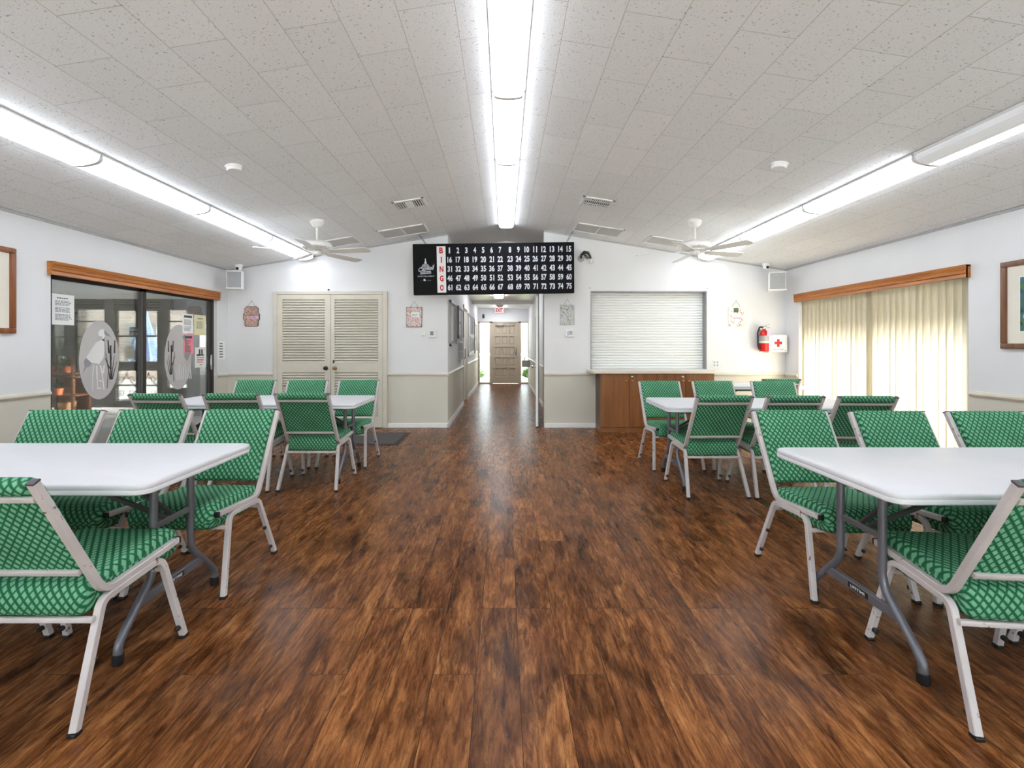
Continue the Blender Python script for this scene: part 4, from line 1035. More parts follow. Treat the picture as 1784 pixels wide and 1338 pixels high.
mb.text('by', .010, mm(bxp(734.2), bzp(486.8)), 1, w=.014); mb.text('a', .030, mm(bxp(739.5), bzp(485)), 0, w=.034, bold=.04); mb.text('company', .012, mm(bxp(747), bzp(486.3)), 1, w=.062)
mb.build('logo_print', [M['num_white'], M['ink_soft']], lp, smooth=False)
def chain(p0, p1, label):
    p0, p1 = Vector(p0), Vector(p1); n = 6; d = (p1 - p0) / n; u = d.normalized()
    t = thing('hanging_chain', label, 'chain', p0, 0, 'chains holding the bingo board')
    for i in range(n):
        c = d * (i + .5); sd = u.orthogonal().normalized()
        if i % 2: sd = u.cross(sd)
        lk = [c + u * math.cos(a) * d.length * .72 + sd * math.sin(a) * .012 for a in [k * 2 * PI / 10 for k in range(11)]]
        mb = MB(); mb.tube(lk, .0038, 6, cap=False); mb.build('chain_link', M['steel'], t)
pa = at(741, 424, BY); pb = at(988, 420.5, BY)
xa, xb = at(730, 0, 6.9).x, at(998.5, 0, 6.9).x
chain((pa.x, BY + .03, pa.z + .0), (xa, 6.9, ceil_z(xa)), 'short steel chain holding the logo end of the bingo board')
chain((pb.x, BY + .03, pb.z + .0), (xb, 6.9, ceil_z(xb)), 'short steel chain holding the board at the end numbered 15')
# lamp holder beside the board
p = bw(1012, 451); t = thing('spot_lamp', 'dark green twisted lamp holder with pale bulb beside the bingo board', 'lamp', (p.x, D, p.z))
mb = MB(); mb.lathe([(.05, 0), (.05, .008), (.03, .02), (.012, .022)], n=20, mat=Matrix.Rotation(R(90), 3, 'X')); mb.build('wall_plate', M['paper_grey'], t)
mb = MB()
mb.tube([(0, -.02, 0), (.0, -.05, .05), (.04, -.08, .085), (.09, -.09, .075), (.12, -.09, .03), (.135, -.09, -.02)], .018, 10, rr=[.012, .02, .028, .024, .017, .015])
mb.tube([(.02, -.05, .06), (.06, -.10, .03), (.10, -.08, .0), (.13, -.09, .02)], .01, 8); mb.tube([(-.02, -.03, .03), (.05, -.07, .10), (.11, -.10, .06)], .009, 8)
mb.tube([(.04, -.06, .07), (.05, -.1, .0), (.09, -.07, -.01)], .008, 8)
mb.build('arm', M['vine'], t)
mb = MB(); mb.lathe([(.004, -.09), (.025, -.082), (.032, -.06), (.026, -.035), (.016, -.015)], c=(.14, -.09, 0), n=18); mb.build('bulb', M['bulb'], t)
for px, py in ((1027.5, 502),):
    p = bw(px, py); mb = MB(); mb.lathe([(.008, 0), (.008, .01), (.002, .014)], c=(p.x, D, p.z), n=12, mat=Matrix.Rotation(R(90), 3, 'X')); setp(mb.build('wall_hook', M['steel']), 'tiny grey hook above the shutter corner by the bingo board', 'hook')
p = bw(1232, 503); mb = MB(); mb.lathe([(.008, 0), (.008, .01), (.002, .014)], c=(p.x, D, p.z), n=12, mat=Matrix.Rotation(R(90), 3, 'X')); setp(mb.build('wall_hook', M['steel']), 'tiny grey hook above the shutter corner by the fan', 'hook')

# ------------------------------------------------ hanging plaques
def plaque(px0, px1, py0, py1, mat, edge, lab, texts, shape=None):
    a = bw(px0, py1); b = bw(px1, py0); w = b.x - a.x; h = b.z - a.z
    t = thing('hanging_plaque', lab, 'plaque', ((a.x + b.x) / 2, D, a.z), 0, 'small floral plaques on the back wall')
    mb = MB(); 
    if shape == 'fancy':
        q = [(-.34, 0), (.34, 0), (.42, .06), (.42, .28), (.5, .36), (.5, .62), (.42, .70), (.42, .90), (.30, 1), (-.30, 1), (-.42, .90), (-.42, .70), (-.5, .62), (-.5, .36), (-.42, .28), (-.42, .06)]
        po = [(x * w, z * h) for x, z in q]; pi_ = [(x * w * .93, .03 * h + z * h * .94) for x, z in q]
    else:
        po = [(-w / 2, 0), (w / 2, 0), (w / 2, h), (-w / 2, h)]; pi_ = [(-w / 2 + .006, .006), (w / 2 - .006, .006), (w / 2 - .006, h - .006), (-w / 2 + .006, h - .006)]
    mb.prism(po, -.014, -.001, 'xz'); mb.build('board', edge, t, smooth=False)
    mb = MB(); mb.prism(pi_, -.016, -.014, 'xz'); fp = mb.build('printed_face', mat, t, smooth=False)
    mb = MB()
    for bxx in texts.get('boxes', []): mb.bx(bxx[0] * w, bxx[1] * w, -.0168, -.016, bxx[2] * h, bxx[3] * h, bxx[4])
    for s, x, z, hh, ww, mi in texts.get('text', []): mb.text(s, hh, mm(x * w, z * h, -.0175), mi, w=ww * w, bold=.01)
    if mb.v: mb.build('lettering', [M['paper'], M['ink_red'], M['ink'], M['lilac'], M['leaf']], fp, smooth=False)
    mb = MB(); mb.tube([(-w * .26, -.008, h - .004), (0, -.006, h + .085), (w * .26, -.008, h - .004)], .0025, 6); mb.build('hanger_cord', M['twine'], t)
    mb = MB(); mb.lathe([(.004, 0), (.004, .012), (.007, .014)], c=(0, 0, h + .083), n=8, mat=Matrix.Rotation(R(90), 3, 'X')); mb.build('nail', M['steel'], t)
plaque(424.5, 453, 534, 569, M['floral_brown'], M['cap_grey'], 'scalloped brown floral plaque hanging between the speaker and closet doors', {'boxes': [(-.26, .44, .40, .52, 3)], 'text': [('Celebrate', -.02, .585, .026, .5, 2), ('Everyday', .06, .46, .022, .5, 2)]}, 'fancy')
plaque(708, 735.5, 535, 570, M['floral_pink'], M['cap_grey'], 'pink floral plaque hanging above the thermostats', {'boxes': [(-.20, .34, .42, .74, 0)], 'text': [('HELLO', .05, .61, .02, .34, 2), ('Spring', .06, .46, .04, .44, 1)]})
plaque(976, 1000.5, 531, 566, M['floral_blue'], M['paper_grey'], 'blue and yellow floral plaque hanging next to the shutter', {})
plaque(1268.5, 1295.5, 534, 569, M['floral_white'], M['label_cream'], 'white plaque with red flowers hanging above the outlet side', {'boxes': [(-.28, .30, .28, .62, 0), (-.18, .14, .70, .92, 4)], 'text': [('Spring', .02, .42, .038, .5, 1)]})

# ------------------------------------------------ small wall devices
def box_dev(name, lab, cat, px0, px1, py0, py1, dp, extra, mat='thermo', group=None):
    a = bw(px0, py1); b = bw(px1, py0); w = b.x - a.x; h = b.z - a.z
    t = thing(name, lab, cat, ((a.x + b.x) / 2, D, a.z), 0, group)
    mb = MB(); mb.bx(-w / 2, w / 2, -dp, 0, 0, h, bev=.005); mb.build('case', M[mat], t, smooth=False)
    extra(t, w, h, dp); return t
def thermo1(t, w, h, d):
    mb = MB(); mb.bx(-w * .30, w * .12, -d - .003, -d, h * .30, h * .85, bev=.001); mb.build('display', M['lcd'], t, smooth=False)
    mb = MB(); mb.bx(w * .22, w * .40, -d - .004, -d, h * .3, h * .8); mb.build('button_cover', M['thermo'], t, smooth=False)
box_dev('thermostat', 'white wall thermostat with grey display below the pink plaque', 'thermostat', 747, 761, 575.5, 588, .03, thermo1)
box_dev('wall_sensor', 'plain small white sensor box beside the thermostat with display', 'sensor', 734.5, 740.5, 578, 586, .02, lambda t, w, h, d: MB().bx(-w * .3, w * .3, -d - .002, -d, h * .1, h * .2).build('vent_slot', M['ink_soft'], t, smooth=False))
def thermo2(t, w, h, d):
    mb = MB(); mb.bx(-w * .44, w * .44, -d - .012, -d, h * .08, h * .94, bev=.004); mb.build('clear_cover', M['speaker_white'], t, smooth=False)
    mb = MB(); mb.bx(-w * .05, w * .30, -d - .015, -d - .012, h * .3, h * .8); mb.build('display', M['paper_grey'], t, smooth=False)
    mb = MB(); mb.bx(-w * .25, -w * .12, -d - .015, -d - .012, h * .2, h * .75); mb.build('lever', M['paper_grey'], t, smooth=False)
box_dev('thermostat', 'white covered thermostat below the blue floral plaque', 'thermostat', 984, 999.5, 574, 587.5, .03, thermo2)
def outl(t, w, h, d):
    for s in (-1, 1):
        for z in (.28, .68):
            mb = MB(); mb.box((s * w * .22, -d - .002, h * z), (w * .26, .004, h * .26), bev=.002); mb.build('socket', M['paper_grey'], t, smooth=False)
box_dev('power_outlet', 'white double outlet plate above the counter end', 'outlet', 1241, 1253, 627, 640, .008, outl, 'speaker_white')
# fire extinguisher
p = bw(1325, 612); t = thing('fire_extinguisher', 'red fire extinguisher on the wall beside the first aid box', 'fire extinguisher', (p.x, D - .095, p.z))
r = .068; mb = MB(); mb.lathe([(r * .9, 0), (r, .012), (r, .24), (r * .9, .275), (r * .6, .305), (.026, .32), (.022, .34)], n=28); mb.build('cylinder', M['red_gloss'], t)
mb = MB(); mb.lathe([(r + .001, .135), (r + .001, .235)], n=28); mb.build('label_band', M['label_silver'], t)
mb = MB(); mb.lathe([(r + .0015, .125), (r + .0015, .155)], n=28); mb.build('cream_band', M['label_cream'], t)
mb = MB(); mb.lathe([(.022, .335), (.024, .35), (.018, .37)], n=16); mb.box((.012, -.01, .365), (.06, .025, .02), bev=.005); mb.build('valve', M['chrome'], t)
mb = MB(); mb.box((.035, -.01, .392), (.10, .016, .008), Matrix.Rotation(R(-18), 3, 'Y'), bev=.003); mb.box((.035, -.01, .362), (.09, .014, .006), Matrix.Rotation(R(8), 3, 'Y'), bev=.002); mb.build('handle', M['steel'], t)
mb = MB(); mb.tube(fillet([(-.01, 0, .36), (-.07, -.01, .37), (-.10, -.01, .28), (-.095, -.01, .10), (-.078, 0, .06)], .05), .012, 8); mb.tube([(-.095, -.01, .13), (-.076, -.02, .03)], .012, 8, rr=[.012, .018]); mb.build('hose', M['black_plastic'], t)
mb = MB(); mb.box((.03, -.075, .265), (.055, .003, .075), Matrix.Rotation(R(6), 3, 'Y')); mb.build('inspection_tag', M['lilac'], t, smooth=False)
mb = MB(); mb.lathe([(.012, 0), (.012, .008), (.002, .01)], c=(-.012, -.012, .345), n=12, mat=Matrix.Rotation(R(90), 3, 'X')); mb.build('gauge', M['paper'], t)
mb = MB(); mb.bx(-.02, .02, .07, .095, .06, .33); mb.bx(-.05, .05, .055, .075, .20, .225); mb.build('wall_bracket', M['steel'], t, smooth=False)
# first aid box
a = at(1339.5, 614, 7.02); b = at(1372.5, 583, 7.02); w = b.x - a.x; h = b.z - a.z
t = thing('first_aid_box', 'white first aid cabinet with a red cross in the corner', 'first aid box', ((a.x + b.x) / 2, D, a.z))
mb = MB(); mb.bx(-w / 2, w / 2, -.09, 0, 0, h, bev=.006); mb.build('box', M['speaker_white'], t, smooth=False)
mb = MB(); mb.bx(-w / 2 + .004, w / 2 - .004, -.108, -.092, .004, h - .004, bev=.006); dr = mb.build('lid', M['speaker_white'], t, smooth=False)
mb = MB(); c0 = h * .53; s = h * .075; l = h * .215
mb.bx(-s, s, -.110, -.108, c0 - l, c0 + l); mb.bx(-l, -s, -.110, -.108, c0 - s, c0 + s); mb.bx(s, l, -.110, -.108, c0 - s, c0 + s); mb.build('red_cross', M['red_ink'], dr, smooth=False)
mb = MB(); mb.text('FIRST AID', .026, mm(0, h * .17, -.1095), 0, w=w * .58, bold=.01); mb.build('lettering', M['ink'], dr, smooth=False)
mb = MB(); mb.box((w * .38, -.112, h * .10), (.02, .01, .012), bev=.002); mb.build('catch', M['steel'], dr)

# ------------------------------------------------ floor mat
mt = thing('floor_mat', 'dark grey rubber-edged mat before the closet doors', 'mat', (-2.10, 6.285, 0))
mb = MB(); mb.bx(-.76, .76, -.415, .415, 0.0005, .006, bev=.003); mb.build('rubber_edge', M['mat_edge'], mt, smooth=False)
mb = MB(); mb.bx(-.70, .70, -.36, .36, .006, .010); mb.build('pile', M['mat_grey'], mt, smooth=False)

# ------------------------------------------------ hallway
d5 = thing('door_5', 'tan fifteen-panel exit door with glass sidelights at the hall end', 'door', (0, HY, 0)); d5['kind'] = 'structure'
mb = MB()
for a, b in ((-.855, gl0), (gl1, dl0), (dl1, gr0), (gr1, .785)): mb.bx(a, b, -.02, .1, 0, 2.02)
mb.bx(-.855, .785, -.02, .1, 1.985, 2.02); mb.bx(gl0, gl1, -.02, .1, 0, .04); mb.bx(gr0, gr1, -.02, .1, 0, .04)
mb.build('casing', M['tan_door'], d5, smooth=False)
mb = MB(); mb.bx(dl0, dl1, .035, .06, .01, 1.985); leaf = mb.build('door_leaf', M['tan_door'], d5, smooth=False)
pw_ = (dl1 - dl0)
mb = MB()
xs_ = [dl0 + .07 + i * .2325 for i in range(3)]; zs_ = [.23 + i * .345 for i in range(5)]
mb.bx(dl0, xs_[0], 0, .035, .01, 1.985); mb.bx(xs_[2] + .19, dl1, 0, .035, .01, 1.985)
for i in range(2): mb.bx(xs_[i] + .19, xs_[i + 1], 0, .035, .01, 1.985)
for i in range(6):
    z0 = .01 if i == 0 else zs_[i - 1] + .28; z1 = zs_[i] if i < 5 else 1.985
    mb.bx(xs_[0], xs_[2] + .19, .001, .034, z0, z1)
for x in xs_:
    for z in zs_: mb.box((x + .095, .030, z + .14), (.13, .014, .21), bev=.006)
mb.build('panels', M['tan_door'], leaf, smooth=False)
mb = MB(); mb.bx(dl1 - .09, dl1 - .05, -.012, 0, .92, 1.16, bev=.004); mb.tube([(dl1 - .07, -.01, 1.03), (dl1 - .07, -.05, 1.03), (dl1 - .17, -.05, 1.02)], .011, 8); mb.build('lever', M['steel'], leaf)
mb = MB(); mb.bx(-.24, -.02, -.05, 0, 1.88, 1.94, bev=.006); mb.tube([(-.05, -.03, 1.93), (.2, -.12, 1.95), (.38, -.01, 1.95)], .009, 6); mb.build('door_closer', M['steel'], leaf)
for a, b in ((gl0, gl1), (gr0, gr1)): 
    mb = MB(); mb.bx(a, b, .04, .046, .04, 1.985); mb.build('sidelight_glass', M['glass'], d5, smooth=False)
t = thing('exit_sign', 'red lettered EXIT sign under the hallway ceiling', 'exit sign', (-.14, 13.3, 2.15))
mb = MB(); mb.bx(-.135, .135, -.02, .02, 0, .19, bev=.004); mb.bx(-.05, .05, -.015, .015, .19, .288); mb.build('housing', M['speaker_white'], t, smooth=False)
m_ex = emis('exit_face', (1.0, .55, .55), .9)
mb = MB(); mb.bx(-.125, .125, -.023, -.02, .012, .178); fc = mb.build('face', m_ex, t, smooth=False)
mb = MB(); mb.text('EXIT', .11, mat4(0, -.0245, .095, (1, 0, 0), (0, 0, 1)), 0, w=.20, bold=.03); mb.build('letters', M['red_ink'], fc, smooth=False)
lw_ = MB(); lw_.bx(XR + .6, 40, -1.0, 12.5, -.14, -.10); struct('added_dark_ground', lw_, M['grass'])  # unseen dark ground, added to keep bounced light off the upper blinds
# outdoors past the hall
hg = MB(); hg.bx(-6, 9, 16.2, 60, -.20, -.10); struct('lawn', hg, M['grass'])
for x, y, s, lab in ((-1.05, 17.2, .55, 'green bush outside the wider hallway sidelight'), (.95, 17.4, .5, 'green bush outside the narrow hallway sidelight')):
    t = thing('shrub', lab, 'shrub', (x, y, -.1)); leafy(t, 160, s, .5, .1)
# bulletin boards on the hall wall (glass-door side)
def wall_board(name, lab, cat, y0, y1, z0, z1, face, fr, x=HXL, sgn=1, sheets=0, cols=3, pap=('paper', 'paper_grey')):
    t = thing(name, lab, cat, (x, (y0 + y1) / 2, z0)); l = (y1 - y0) / 2; h = z1 - z0
    mb = MB()
    for a, b, c, d in ((-l, l, 0, .035), (-l, l, h - .035, h), (-l, -l + .035, 0, h), (l - .035, l, 0, h)): mb.bx(0, .03 * sgn, a, b, c, d)
    mb.build('frame', fr, t, smooth=False)
    mb = MB(); mb.bx(.002 * sgn, .016 * sgn, -l + .03, l - .03, .03, h - .03); mb.build('panel', face, t, smooth=False)
    for i in range(sheets):
        c, r_ = i % cols, i // cols; nr = max(1, math.ceil(sheets / cols))
        ww, hh = (2 * l - .1) / cols, (h - .1) / nr
        yc = -l + .05 + (c + .5) * ww; zc2 = .05 + (r_ + .5) * hh
        mb = MB(); mb.box((.018 * sgn, yc + random.uniform(-.02, .02), zc2), (.003, ww * random.uniform(.6, .85), hh * random.uniform(.65, .88)), Matrix.Rotation(R(random.uniform(-4, 4)), 3, 'X'))
        mb.build('pinned_sheet', M[pap[i % len(pap)]], t, smooth=False)
wall_board('notice_board', 'grey glazed notice board at the mouth of the hallway', 'notice board', 7.34, 8.28, 1.24, 1.97, M['paper_grey'], M['steel'], sheets=2, cols=2)
wall_board('notice_board', 'second framed notice board along the hallway before the doorway', 'notice board', 8.55, 9.70, 1.38, 1.98, M['paper_grey'], M['brace_metal'], sheets=4, cols=2)
wall_board('notice_board', 'long board crowded with papers past the hallway doorway', 'notice board', 10.95, 13.2, 1.0, 2.0, M['lcd'], M['steel'], sheets=12, cols=6, pap=('paper', 'ink_soft', 'paper', 'paper_grey'))
wall_board('notice_board', 'small board hung close to the exit door in the hall', 'notice board', 13.45, 14.5, 1.05, 1.9, M['paper_grey'], M['white_paint'], sheets=4, cols=2)
t = thing('leaflet_rack', 'clear leaflet rack on the hallway wall under the second board', 'rack', (HXL, 9.1, .98))
for r_ in range(2):
    for c in range(2):
        mb = MB(); mb.bx(0, .045, -.36 + c * .38, -.02 + c * .38, r_ * .17, r_ * .17 + .15); mb.build('pocket', M['paper_grey'], t, smooth=False)
        mb = MB(); mb.bx(.01, .03, -.32 + c * .38, -.06 + c * .38, r_ * .17 + .02, r_ * .17 + .17); mb.build('leaflets', M['paper'], t, smooth=False)
# doorway in the hall
d6 = thing('door_6', 'greige door and casing in the hallway wall', 'door', (HXL, 0, 0)); d6['kind'] = 'structure'
mb = MB(); mb.bx(-.0, .018, DW0 - .06, DW0, 0, 2.1); mb.bx(0, .018, DW1, DW1 + .06, 0, 2.1); mb.bx(0, .018, DW0 - .06, DW1 + .06, 2.05, 2.11); mb.build('casing', M['greige'], d6, smooth=False)
mb = MB(); mb.bx(-.08, -.04, DW0, DW1, .01, 2.05); lf = mb.build('door_leaf', M['greige'], d6, smooth=False)
mb = MB(); mb.tube(fillet([(-.04, DW0 + .10, 1.2), (.03, DW0 + .10, 1.18), (.03, DW0 + .10, .98), (-.04, DW0 + .10, .96)], .03), .012, 8); mb.build('pull_handle', M['chrome'], lf)
# brown framed door in the blind-side hall wall
d7 = thing('door_7', 'door with brown panel in the hallway wall', 'door', (HXR, 0, 0)); d7['kind'] = 'structure'
mb = MB(); mb.bx(-.02, 0, 10.6, 10.68, 0, 2.1); mb.bx(-.02, 0, 11.65, 11.73, 0, 2.1); mb.bx(-.02, 0, 10.6, 11.73, 2.04, 2.12); mb.build('casing', M['greige'], d7, smooth=False)
mb = MB(); mb.bx(-.012, 0, 10.68, 11.65, 0.01, 2.04); lf = mb.build('door_leaf', M['beige_trim'], d7, smooth=False)
mb = MB(); mb.bx(-.03, -.012, 10.80, 11.50, .95, 1.95); mb.build('brown_panel', M['cabinet'], lf, smooth=False)
# open white door at the mouth of the hall
d8 = thing('door_8', 'white door standing open at the hallway mouth', 'door', (.545, 8.02, 0), R(-4.2)); d8['kind'] = 'structure'
mb = MB(); mb.bx(0, .038, -.86, 0, .01, 2.06, bev=.003); lf = mb.build('door_leaf', M['white_paint'], d8, smooth=False)
mb = MB(); mb.lathe([(.026, 0), (.026, .006), (.010, .012), (.010, .035), (.025, .045), (.024, .062), (.004, .068)], c=(0, -.80, .93), n=16, mat=Matrix.Rotation(R(-90), 3, 'Y')); mb.lathe([(.02, 0), (.02, .012), (.004, .014)], c=(0, -.80, 1.08), n=14, mat=Matrix.Rotation(R(-90), 3, 'Y')); mb.build('knob', M['chrome'], lf)
mb = MB(); mb.bx(.038, .050, -.862, -.80, .01, 2.06); mb.build('gap_shade_strip', M['porch_dark'], lf, smooth=False)  # dark strip painted in for the shaded gap beside the door edge
# drinking fountain
t = thing('drinking_fountain', 'grey wall drinking fountain beside the narrow sidelight', 'drinking fountain', (HXR, 14.55, .58))
mb = MB(); mb.bx(-.24, 0, -.15, .15, 0, .20, bev=.02); mb.build('basin', M['steel'], t, smooth=False)
mb = MB(); mb.bx(-.22, -.02, -.13, .13, .20, .205); mb.build('drain_plate', M['brace_metal'], t, smooth=False)
mb = MB(); mb.tube(fillet([(-.16, .06, .2), (-.16, .06, .29), (-.13, .02, .28)], .02), .012, 8); mb.build('spout', M['dark_metal'], t)
t = thing('wall_sensor', 'small dark alarm box on the wall above the hall sidelight', 'sensor', (-.68, HY, 2.13))
mb = MB(); mb.bx(-.035, .035, -.05, 0, 0, .13, bev=.006); mb.build('case', M['ink'], t, smooth=False)
mb = MB(); mb.bx(-.02, .02, -.056, -.05, .02, .06); mb.build('sounder', M['black_plastic'], t, smooth=False)

# ================================================================== chairs
def cushion(prof_top, w, mid, name, parent, ends=.028, ns=17):
    """closed profile in (y,z) swept across x with softly rounded ends; uv in metres"""
    P = [Vector((0, a, b)) for a, b in prof_top]; n = len(P)
    al = [0.0]
    for i in range(n): al.append(al[-1] + (P[(i + 1) % n] - P[i]).length)
    C = [Vector((0, a, b)) for a, b in mid]
    xs = []
    k = 6
    for i in range(k): t = i / (k - 1) * PI / 2; xs.append((-w + ends * (1 - math.sin(t)) * 1.0 + 0, math.cos(PI / 2 - t)))
    st = []
    for i in range(k):
        t = i / (k - 1) * PI / 2
        st.append((-w + ends * (1 - math.cos(t)), .35 + .65 * math.sin(t)))
    inner = [(-w + ends + (2 * w - 2 * ends) * i / 6, 1.0) for i in range(1, 6)]
    st = st + inner + [(-x, s) for x, s in reversed(st)]
    me = bpy.data.meshes.new(name); vs = []; fs = []; uvs = []
    for x, s in st:
        for p, c in zip(P, C): q = c + (p - c) * s; vs.append((x, q.y, q.z))
    for i in range(len(st) - 1):
        for j in range(n):
            a, b = i * n + j, i * n + (j + 1) % n
            fs.append((a, b, b + n, a + n)); uvs.append([(st[i][0], al[j]), (st[i][0], al[j + 1]), (st[i + 1][0], al[j + 1]), (st[i + 1][0], al[j])])
    for base, i in ((0, 0), ((len(st) - 1) * n, len(st) - 1)):
        fs.append(tuple(base + j for j in (range(n) if i else reversed(range(n)))))
        uvs.append([(vs[base + j][1], vs[base + j][2]) for j in (range(n) if i else reversed(range(n)))])
    me.from_pydata(vs, [], fs); uvl = me.uv_layers.new(name='UVMap')
    li = 0
    for f_, u in zip(me.polygons, uvs):
        for q, l_ in zip(u, f_.loop_indices): uvl.data[l_].uv = q
    me.materials.append(M['fabric'])
    bm = bmesh.new(); bm.from_mesh(me); bmesh.ops.recalc_face_normals(bm, faces=list(bm.faces)); bm.to_mesh(me); bm.free()
    for p in me.polygons: p.use_smooth = True
    me.set_sharp_from_angle(angle=R(70))
    o = bpy.data.objects.new(name, me); COL.objects.link(o); o.parent = parent; return o
def smooth_loop(pts, it=2):
    for _ in range(it):
        q = []
        for i in range(len(pts)):
            a, b = Vector(pts[i]), Vector(pts[(i + 1) % len(pts)])
            q += [tuple(a * .75 + b * .25), tuple(a * .25 + b * .75)]
        pts = q
    return pts
def make_chair():
    """local frame: origin on the floor under the seat centre; front of the seat at y = -0.22, looking down -y"""
    o = -.22
    t = thing('stacking_chair', 'x', 'chair', (0, 0, 0))
    tb = .0125; rx = .220
    a_b, a_t = Vector((0, .385 + o, .392)), Vector((0, .615 + o, .845))     # back post axis
    ax = (a_t - a_b).normalized(); nb = Vector((0, ax.z, -ax.y))               # nb points to the rear
    # seat cushion
    loop = smooth_loop([(-.045 + o, .365), (-.050 + o, .430), (-.005 + o, .474), (.10 + o, .470), (.25 + o, .456), (.38 + o, .452), (.425 + o, .435), (.432 + o, .345), (.40 + o, .322), (.06 + o, .332), (-.02 + o, .345)])
    mid = [(min(max(y, .03 + o), .37 + o), .40 if y > .05 + o else .405) for y, z in loop]
    cushion(loop, .2085, mid, 'seat', t, .03)
    # back cushion
    def bp(s, d): v = a_b + ax * s + nb * d; return (v.y, v.z)
    ln = (a_t - a_b).length
    loop = smooth_loop([bp(.075, -.018), bp(.085, -.042), bp(.20, -.046), bp(.35, -.044), bp(ln - .03, -.042), bp(ln + .006, -.025), bp(ln + .010, .008), bp(ln - .016, .022), bp(ln - .046, .012), bp(ln - .052, -.004), bp(.30, -.002), bp(.13, .004), bp(.085, .002)])
    mid = []
    for y, z in loop:
        v = Vector((0, y, z)) - a_b; s = min(max(v.dot(ax), .10), ln - .02); m_ = a_b + ax * s + nb * -.018; mid.append((m_.y, m_.z))
    cushion(loop, .2075, mid, 'backrest', t, .02)
    for s in (-1, 1):
        mb = MB()
        path = fillet([(s * rx, .0 + o, .418), (s * rx, .37 + o, .388), (s * rx, .615 + o, .845)], [0, .085, 0], 7)
        mb.tube(path, tb, square=True); sf = mb.build('side_frame', M['frame'], t, angle=35)
        mb = MB(); mb.box((s * rx, -.004 + o, .418), (.026, .012, .026), bev=.002); mb.build('front_cap', M['black_plastic'], sf)
        mb = MB(); mb.box((s * rx, a_t.y + .001, a_t.z + .003), (.027, .027, .007), Matrix.Rotation(math.atan2(-(a_t - a_b).y, (a_t - a_b).z), 3, 'X'), bev=.002); mb.build('top_cap', M['cap_grey'], sf)
        fx = s * .250
        mb = MB(); mb.tube(fillet([(s * .222, .25 + o, .375), (s * .222, .095 + o, .385), (fx, .0 + o, .012)], [0, .06, 0], 6), tb, square=True)
        lg = mb.build('leg', M['frame'], t, angle=35)
        mb = MB(); mb.box((fx, .0 + o, .007), (.029, .030, .014), bev=.003); mb.build('foot_cap', M['black_plastic'], lg)
        mb = MB(); mb.lathe([(.011, 0), (.011, .012), (.007, .018), (.001, .019)], c=(fx - s * .004, .026 + o, .055), n=12, mat=Matrix.Rotation(R(-90), 3, 'X')); mb.build('bumper', M['black_plastic'], lg)
        mb = MB(); mb.tube(fillet([(s * .222, .25 + o, .375), (s * .222, .378 + o, .366), (fx, .512 + o, .012)], [0, .045, 0], 6), tb, square=True)
        lg = mb.build('leg', M['frame'], t, angle=35)
        mb = MB(); mb.box((fx, .512 + o, .007), (.029, .030, .014), bev=.003); mb.build('foot_cap', M['black_plastic'], lg)
        for zz in (.055, .185):
            yy = .512 + o - (.134) * (zz / .366)
            mb = MB(); mb.lathe([(.010, 0), (.010, .010), (.006, .016), (.001, .017)], c=(fx - s * .028 * zz / .366, yy - .0125, zz), n=12, mat=Matrix.Rotation(R(90), 3, 'X')); mb.build('bumper', M['black_plastic'], lg)
    for s0 in (ln - .058, .118):
        c = a_b + ax * s0 + nb * .009
        mb = MB(); mb.box((0, c.y, c.z), (2 * rx - .024, .014, .020), Matrix.Rotation(math.atan2(-(a_t - a_b).y, (a_t - a_b).z), 3, 'X'), bev=.003); mb.build('back_rail', M['frame'], t)
    for yy, zz in ((.07 + o, .327), (.415 + o, .318)):
        mb = MB(); mb.box((0, yy, zz), (.455, .018, .018), bev=.003); mb.build('cross_bar', M['frame'], t)
    return t
